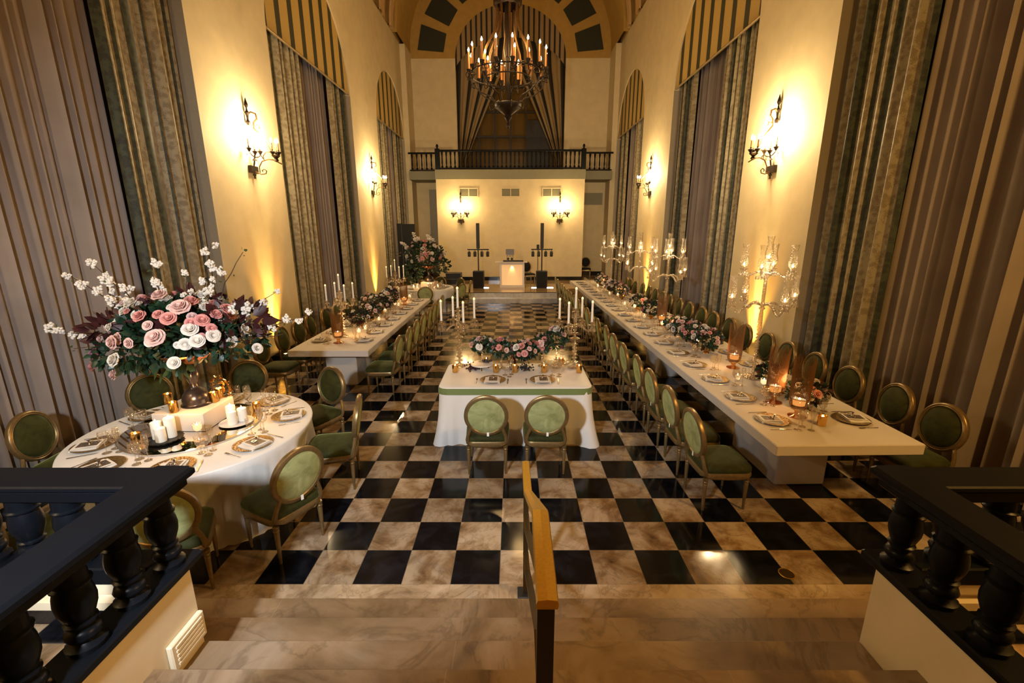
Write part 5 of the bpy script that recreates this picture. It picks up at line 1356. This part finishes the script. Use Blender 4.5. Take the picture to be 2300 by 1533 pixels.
def far_urn():
    q = random.Random(15)
    t = thing('flower_urn', 'large rose arrangement in a tall urn on the far round table', 'flower arrangement', (-2.72, 12.25, 0.956))
    m = M(); m.lathe([(0,0.0),(0.15,0.0),(0.155,0.06),(0.12,0.15),(0.05,0.21),(0.04,0.25),(0.07,0.33),(0.05,0.40),(0.0,0.41)], 20); m.build('urn_foot', MAT['urn'], t)
    m = M(); m.lathe([(0,0.40),(0.05,0.40),(0.24,0.48),(0.30,0.53),(0.28,0.535),(0,0.46)], 24); m.build('urn_bowl', MAT['copper'], t)
    m = M(); leaves(m, q, (-0.12,0,0.85), (0.62,0.5,0.48), 1100, (0.06,0.11)); leaves(m, q, (-0.5,0,0.40), (0.30,0.3,0.40), 260, (0.06,0.11), 0, 0.5); leaves(m, q, (0.3,0,0.55), (0.4,0.35,0.25), 200, (0.06,0.11)); m.build('foliage', MAT['leaf'], t)
    roses_on(t, q, (-0.12,0,0.85), (0.64,0.5,0.50), (('rose_white', 16), ('rose_blush', 18), ('rose_pink', 12)), face=(0.2,-0.95,0.2), scl=(0.9, 1.5))
    for x, y, z, nb in ((-0.85,0,1.25,6),(-0.45,0,1.55,5),(0.05,0,1.5,5),(0.55,0,1.1,0),(0.15,0,1.35,4),(-1.0,0,0.95,0),(-0.3,0,1.4,4)):
        m = M(); m.tube([(x*0.15,0,0.6),(x*0.6,0,0.4+z*0.5),(x,y,z)], [0.009,0.007,0.003], 5); leaves(m, q, (x,y,z-0.05), (0.08,0.05,0.1), 8, (0.03,0.06), 1); br = m.build('blossom_branch', [MAT['twig'], MAT['leaf2']], t)
        for k in range(nb):
            f = 1-0.3*k/nb; o = link('blossom', BLOSSOM, br, (x*f+q.uniform(-.05,.05), y+q.uniform(-.05,.05), 0.6+(z-0.6)*f+q.uniform(-.04,.04))); o.scale = (1.4,1.4,1.4)
    m = M(); m.rbox(-0.25, 0.25, -0.24, 0.24, 0, 0.19, 0.004); o = m.build('display_block', MAT['linen'], loc=(-2.72, 12.25, 0.761)); tag(o, 'square cream block under the urn on the far round table', 'block')
far_urn()
def low_bowl(label, loc, size, spec, seed, nl=220, dark=0.3, group=None, kind='bowl', h=0.10, scl=(0.6, 1.1)):
    q = random.Random(seed); t = thing('flower_bowl', label, 'flower arrangement', loc, 0, group)
    m = M()
    if kind == 'stem': m.lathe([(0,0),(0.06,0),(0.055,0.01),(0.015,0.02),(0.012,h-0.07),(0.05,h-0.05),(0.075,h),(0.07,h),(0,h-0.04)], 16)
    else: m.lathe([(0,0),(0.05,0),(0.045,0.012),(0.03,0.025),(0.08,0.05),(0.11,h),(0.10,h),(0.06,0.055),(0,0.05)], 18)
    m.build('bowl', MAT['gold'] if kind == 'bowl' else MAT['crystal'], t)
    rx, ry, rz = size; c = (0, 0, max(h+rz*0.6, rz*1.15+0.05))
    m = M(); leaves(m, q, c, size, nl, (0.04, 0.075)); leaves(m, q, c, (rx*1.15, ry*1.15, rz), int(nl*dark), (0.04, 0.07), 1); m.build('foliage', [MAT['leaf'], MAT['burgundy']], t)
    roses_on(t, q, c, size, [(k, int(n*1.6+0.5)) for k, n in spec], up=0.6, rmin=0.95, rmax=1.15, scl=scl)
    return t
def table_flowers():
    g = 'flower bowls along the longest table'; Z = 0.761
    low_bowl('low gold bowl of pink and white roses at the near end of the longest table', (3.32, 1.72, Z), (0.20,0.15,0.11), (('rose_white',3),('rose_pink',4)), 1, 170, 0.5, g)
    low_bowl('dark leafy bowl between two amber vases on the longest table', (3.26, 2.33, Z), (0.12,0.12,0.12), (('rose_dark',2),('rose_blush',2)), 2, 170, 0.2, g)
    for k, (y, s, n) in enumerate(((3.95,(0.21,0.15,0.15),8),(4.42,(0.23,0.16,0.15),9),(4.88,(0.22,0.16,0.14),9),(5.32,(0.18,0.15,0.12),7),(6.75,(0.17,0.15,0.16),7),(7.75,(0.16,0.17,0.15),6))):
        low_bowl(f'bowl of pink and white roses, {ORD[k]} beyond the first tall candelabra, longest table', (3.17-0.01*k, y, Z), s, (('rose_white',n//2),('rose_blush',n//3),('rose_pink',n//3)), 10+k, 230, 0.25, g)
    for k, y in enumerate((9.55, 10.05, 10.55, 11.05, 12.0, 12.7)):
        low_bowl(f'dark bowl of roses, {ORD[k]} beyond the third tall candelabra, longest table', (3.14, y, Z), (0.18,0.18,0.16), (('rose_white',4),('rose_blush',3),('rose_pink',2)), 20+k, 150, 0.5, g)
    g = 'flower bowls along the shorter table'
    for k, (x, y, s, n, d) in enumerate(((-2.98,5.95,(0.18,0.16,0.13),5,0.8),(-2.93,6.42,(0.2,0.16,0.17),8,0.5),(-3.02,6.9,(0.22,0.17,0.22),11,0.4),(-2.95,7.38,(0.2,0.16,0.18),8,0.5),(-2.98,7.9,(0.17,0.17,0.17),6,0.8),(-3.0,8.35,(0.17,0.15,0.2),7,0.8))):
        low_bowl(f'bowl of roses and dark leaves, {ORD[k]} from near end, shorter banquet table', (x, y, Z), s, (('rose_white',n//2),('rose_blush',n//3),('rose_dark',n//4)), 30+k, 240, d, g)
    g = 'flower vases on the sweetheart table'
    low_bowl('white rose posy above the marble stand on the sweetheart table', (-0.33, 3.20, 0.84), (0.14,0.11,0.08), (('rose_white',5),('rose_blush',3)), 41, 170, 0, g, 'stem', 0.20)
    low_bowl('pink rose posy in the crystal vase on the sweetheart table', (-0.06, 3.16, Z), (0.13,0.11,0.11), (('rose_pink',4),('rose_blush',4)), 42, 190, 0, g, 'stem', 0.22)
    low_bowl('wide pink and white rose cluster beside ruby bottle on sweetheart table', (0.28, 3.12, Z), (0.17,0.12,0.12), (('rose_pink',5),('rose_blush',5),('rose_white',3)), 43, 260, 0.05, g, 'stem', 0.20)
    low_bowl('pink rose spray between the cluster and tall leafy vase on sweetheart table', (0.52, 3.26, Z), (0.10,0.10,0.12), (('rose_pink',3),('rose_blush',3),('rose_white',2)), 44, 140, 0.05, g, 'stem', 0.26)
    low_bowl('tall leafy vase with white rose over the crystal bowl on sweetheart table', (0.72, 3.20, 0.80), (0.13,0.12,0.14), (('rose_white',2),('rose_blush',3)), 45, 260, 0.05, g, 'stem', 0.30)
    # fruit, stand, bowl and bottle on the sweetheart table
    t = thing('marble_stand', 'small round white marble stand on three legs on the sweetheart table', 'stand', (-0.33, 3.12, Z))
    m = M(); m.lathe([(0,0.065),(0.16,0.065),(0.165,0.07),(0.16,0.082),(0,0.082)], 32); m.build('stand_top', MAT['stone'], t)
    for a in (0.5, 2.6, 4.7): m = M(); m.tube([(0.10*math.cos(a),0.10*math.sin(a),0),(0.10*math.cos(a),0.10*math.sin(a),0.066)], 0.008, 6); m.build('leg', MAT['bronze'], t)
    def grapes(label, loc, n, mat, sp, seed):
        q = random.Random(seed); t = thing('grape_bunch', label, 'grapes', loc, group='grape bunches on the sweetheart table')
        gm = M(); gm.ball((0,0,0), 0.0125, 10, 7); gme = gm.mesh('grape', mat, 0)
        for k in range(n):
            f = q.random(); link('grape', gme, t, (q.gauss(0,sp[0]), q.gauss(0,sp[1]), 0.013+abs(q.gauss(0,sp[2]))))
        m = M(); m.tube([(0,0,0.02),(0.02,0.03,0.05),(0.05,0.05,0.055)], 0.003, 5); m.build('stalk', MAT['twig'], t)
    grapes('dark red grapes spilling off the marble stand on the sweetheart table', (-0.46, 3.10, Z), 60, MAT['grape'], (0.045,0.05,0.03), 1)
    grapes('blue-black grapes on the cloth under the pink roses, sweetheart table', (0.28, 3.06, Z), 55, MAT['grape_blue'], (0.05,0.035,0.03), 2)
    grapes('blue-black grapes lying on top of the marble stand', (-0.27, 3.14, 0.844), 28, MAT['grape_blue'], (0.035,0.03,0.015), 3)
    t = thing('crystal_bowl', 'wide cut crystal bowl on the sweetheart table under the leafy vase', 'bowl', (0.72, 3.18, Z))
    m = M(); m.lathe([(0,0.0),(0.07,0.0),(0.03,0.02),(0.05,0.03),(0.15,0.05),(0.185,0.075),(0.175,0.078),(0.05,0.04),(0,0.036)], 32, rib=16, ribd=0.04); m.build('bowl', MAT['crystal'], t, angle=15)
    t = thing('ruby_bottle', 'small ruby red bottle vase on the sweetheart table', 'bottle', (0.10, 3.10, Z))
    m = M(); m.lathe([(0,0.0),(0.045,0.0),(0.05,0.02),(0.05,0.13),(0.03,0.17),(0.02,0.18),(0.02,0.22)], 14); m.build('bottle_body', MAT['smoke'], t)
    # framed number stands
    for loc, rz, digit, lab in (((-2.975, 1.54, 0.956), R(8), '3', 'gold leaf-framed stand with number 3 on the cream block'), ((-2.42, 11.98, 0.761), 0, '2', 'gold leaf-framed number stand on the far round table')):
        t = thing('number_stand', lab, 'sign', loc, rz)
        q = random.Random(6); m = M(); pts = [(-0.072,0,0.01),(-0.085,0,0.10),(-0.065,0,0.18),(0,0,0.225),(0.065,0,0.18),(0.085,0,0.10),(0.072,0,0.01)]
        m.tube(pts, 0.005, 6)
        for k in range(70):
            i = q.randrange(6); f = q.random(); p = Vector(pts[i]).lerp(Vector(pts[i+1]), f); leaves(m, q, p, (0.008,0.008,0.008), 1, (0.018,0.030), 0)
        m.box(-0.06, 0.06, -0.03, 0.03, 0, 0.006); m.build('leaf_frame', MAT['gold'], t)
        if digit == '3':
            cu = bpy.data.curves.new('number', 'FONT'); cu.body = digit; cu.size = 0.20; cu.extrude = 0.003; cu.bevel_depth = 0.003; cu.align_x = 'CENTER'; cu.shear = 0.15
            cu.materials.append(MAT['gold']); tmp = bpy.data.objects.new('number_text', cu); COL.objects.link(tmp); bpy.context.view_layer.update()
            me = bpy.data.meshes.new_from_object(tmp.evaluated_get(bpy.context.evaluated_depsgraph_get())); bpy.data.objects.remove(tmp)
            o = link('number', me, t); o.location = (0, -0.004, 0.035); o.rotation_euler = (PI/2, 0, 0)
table_flowers()
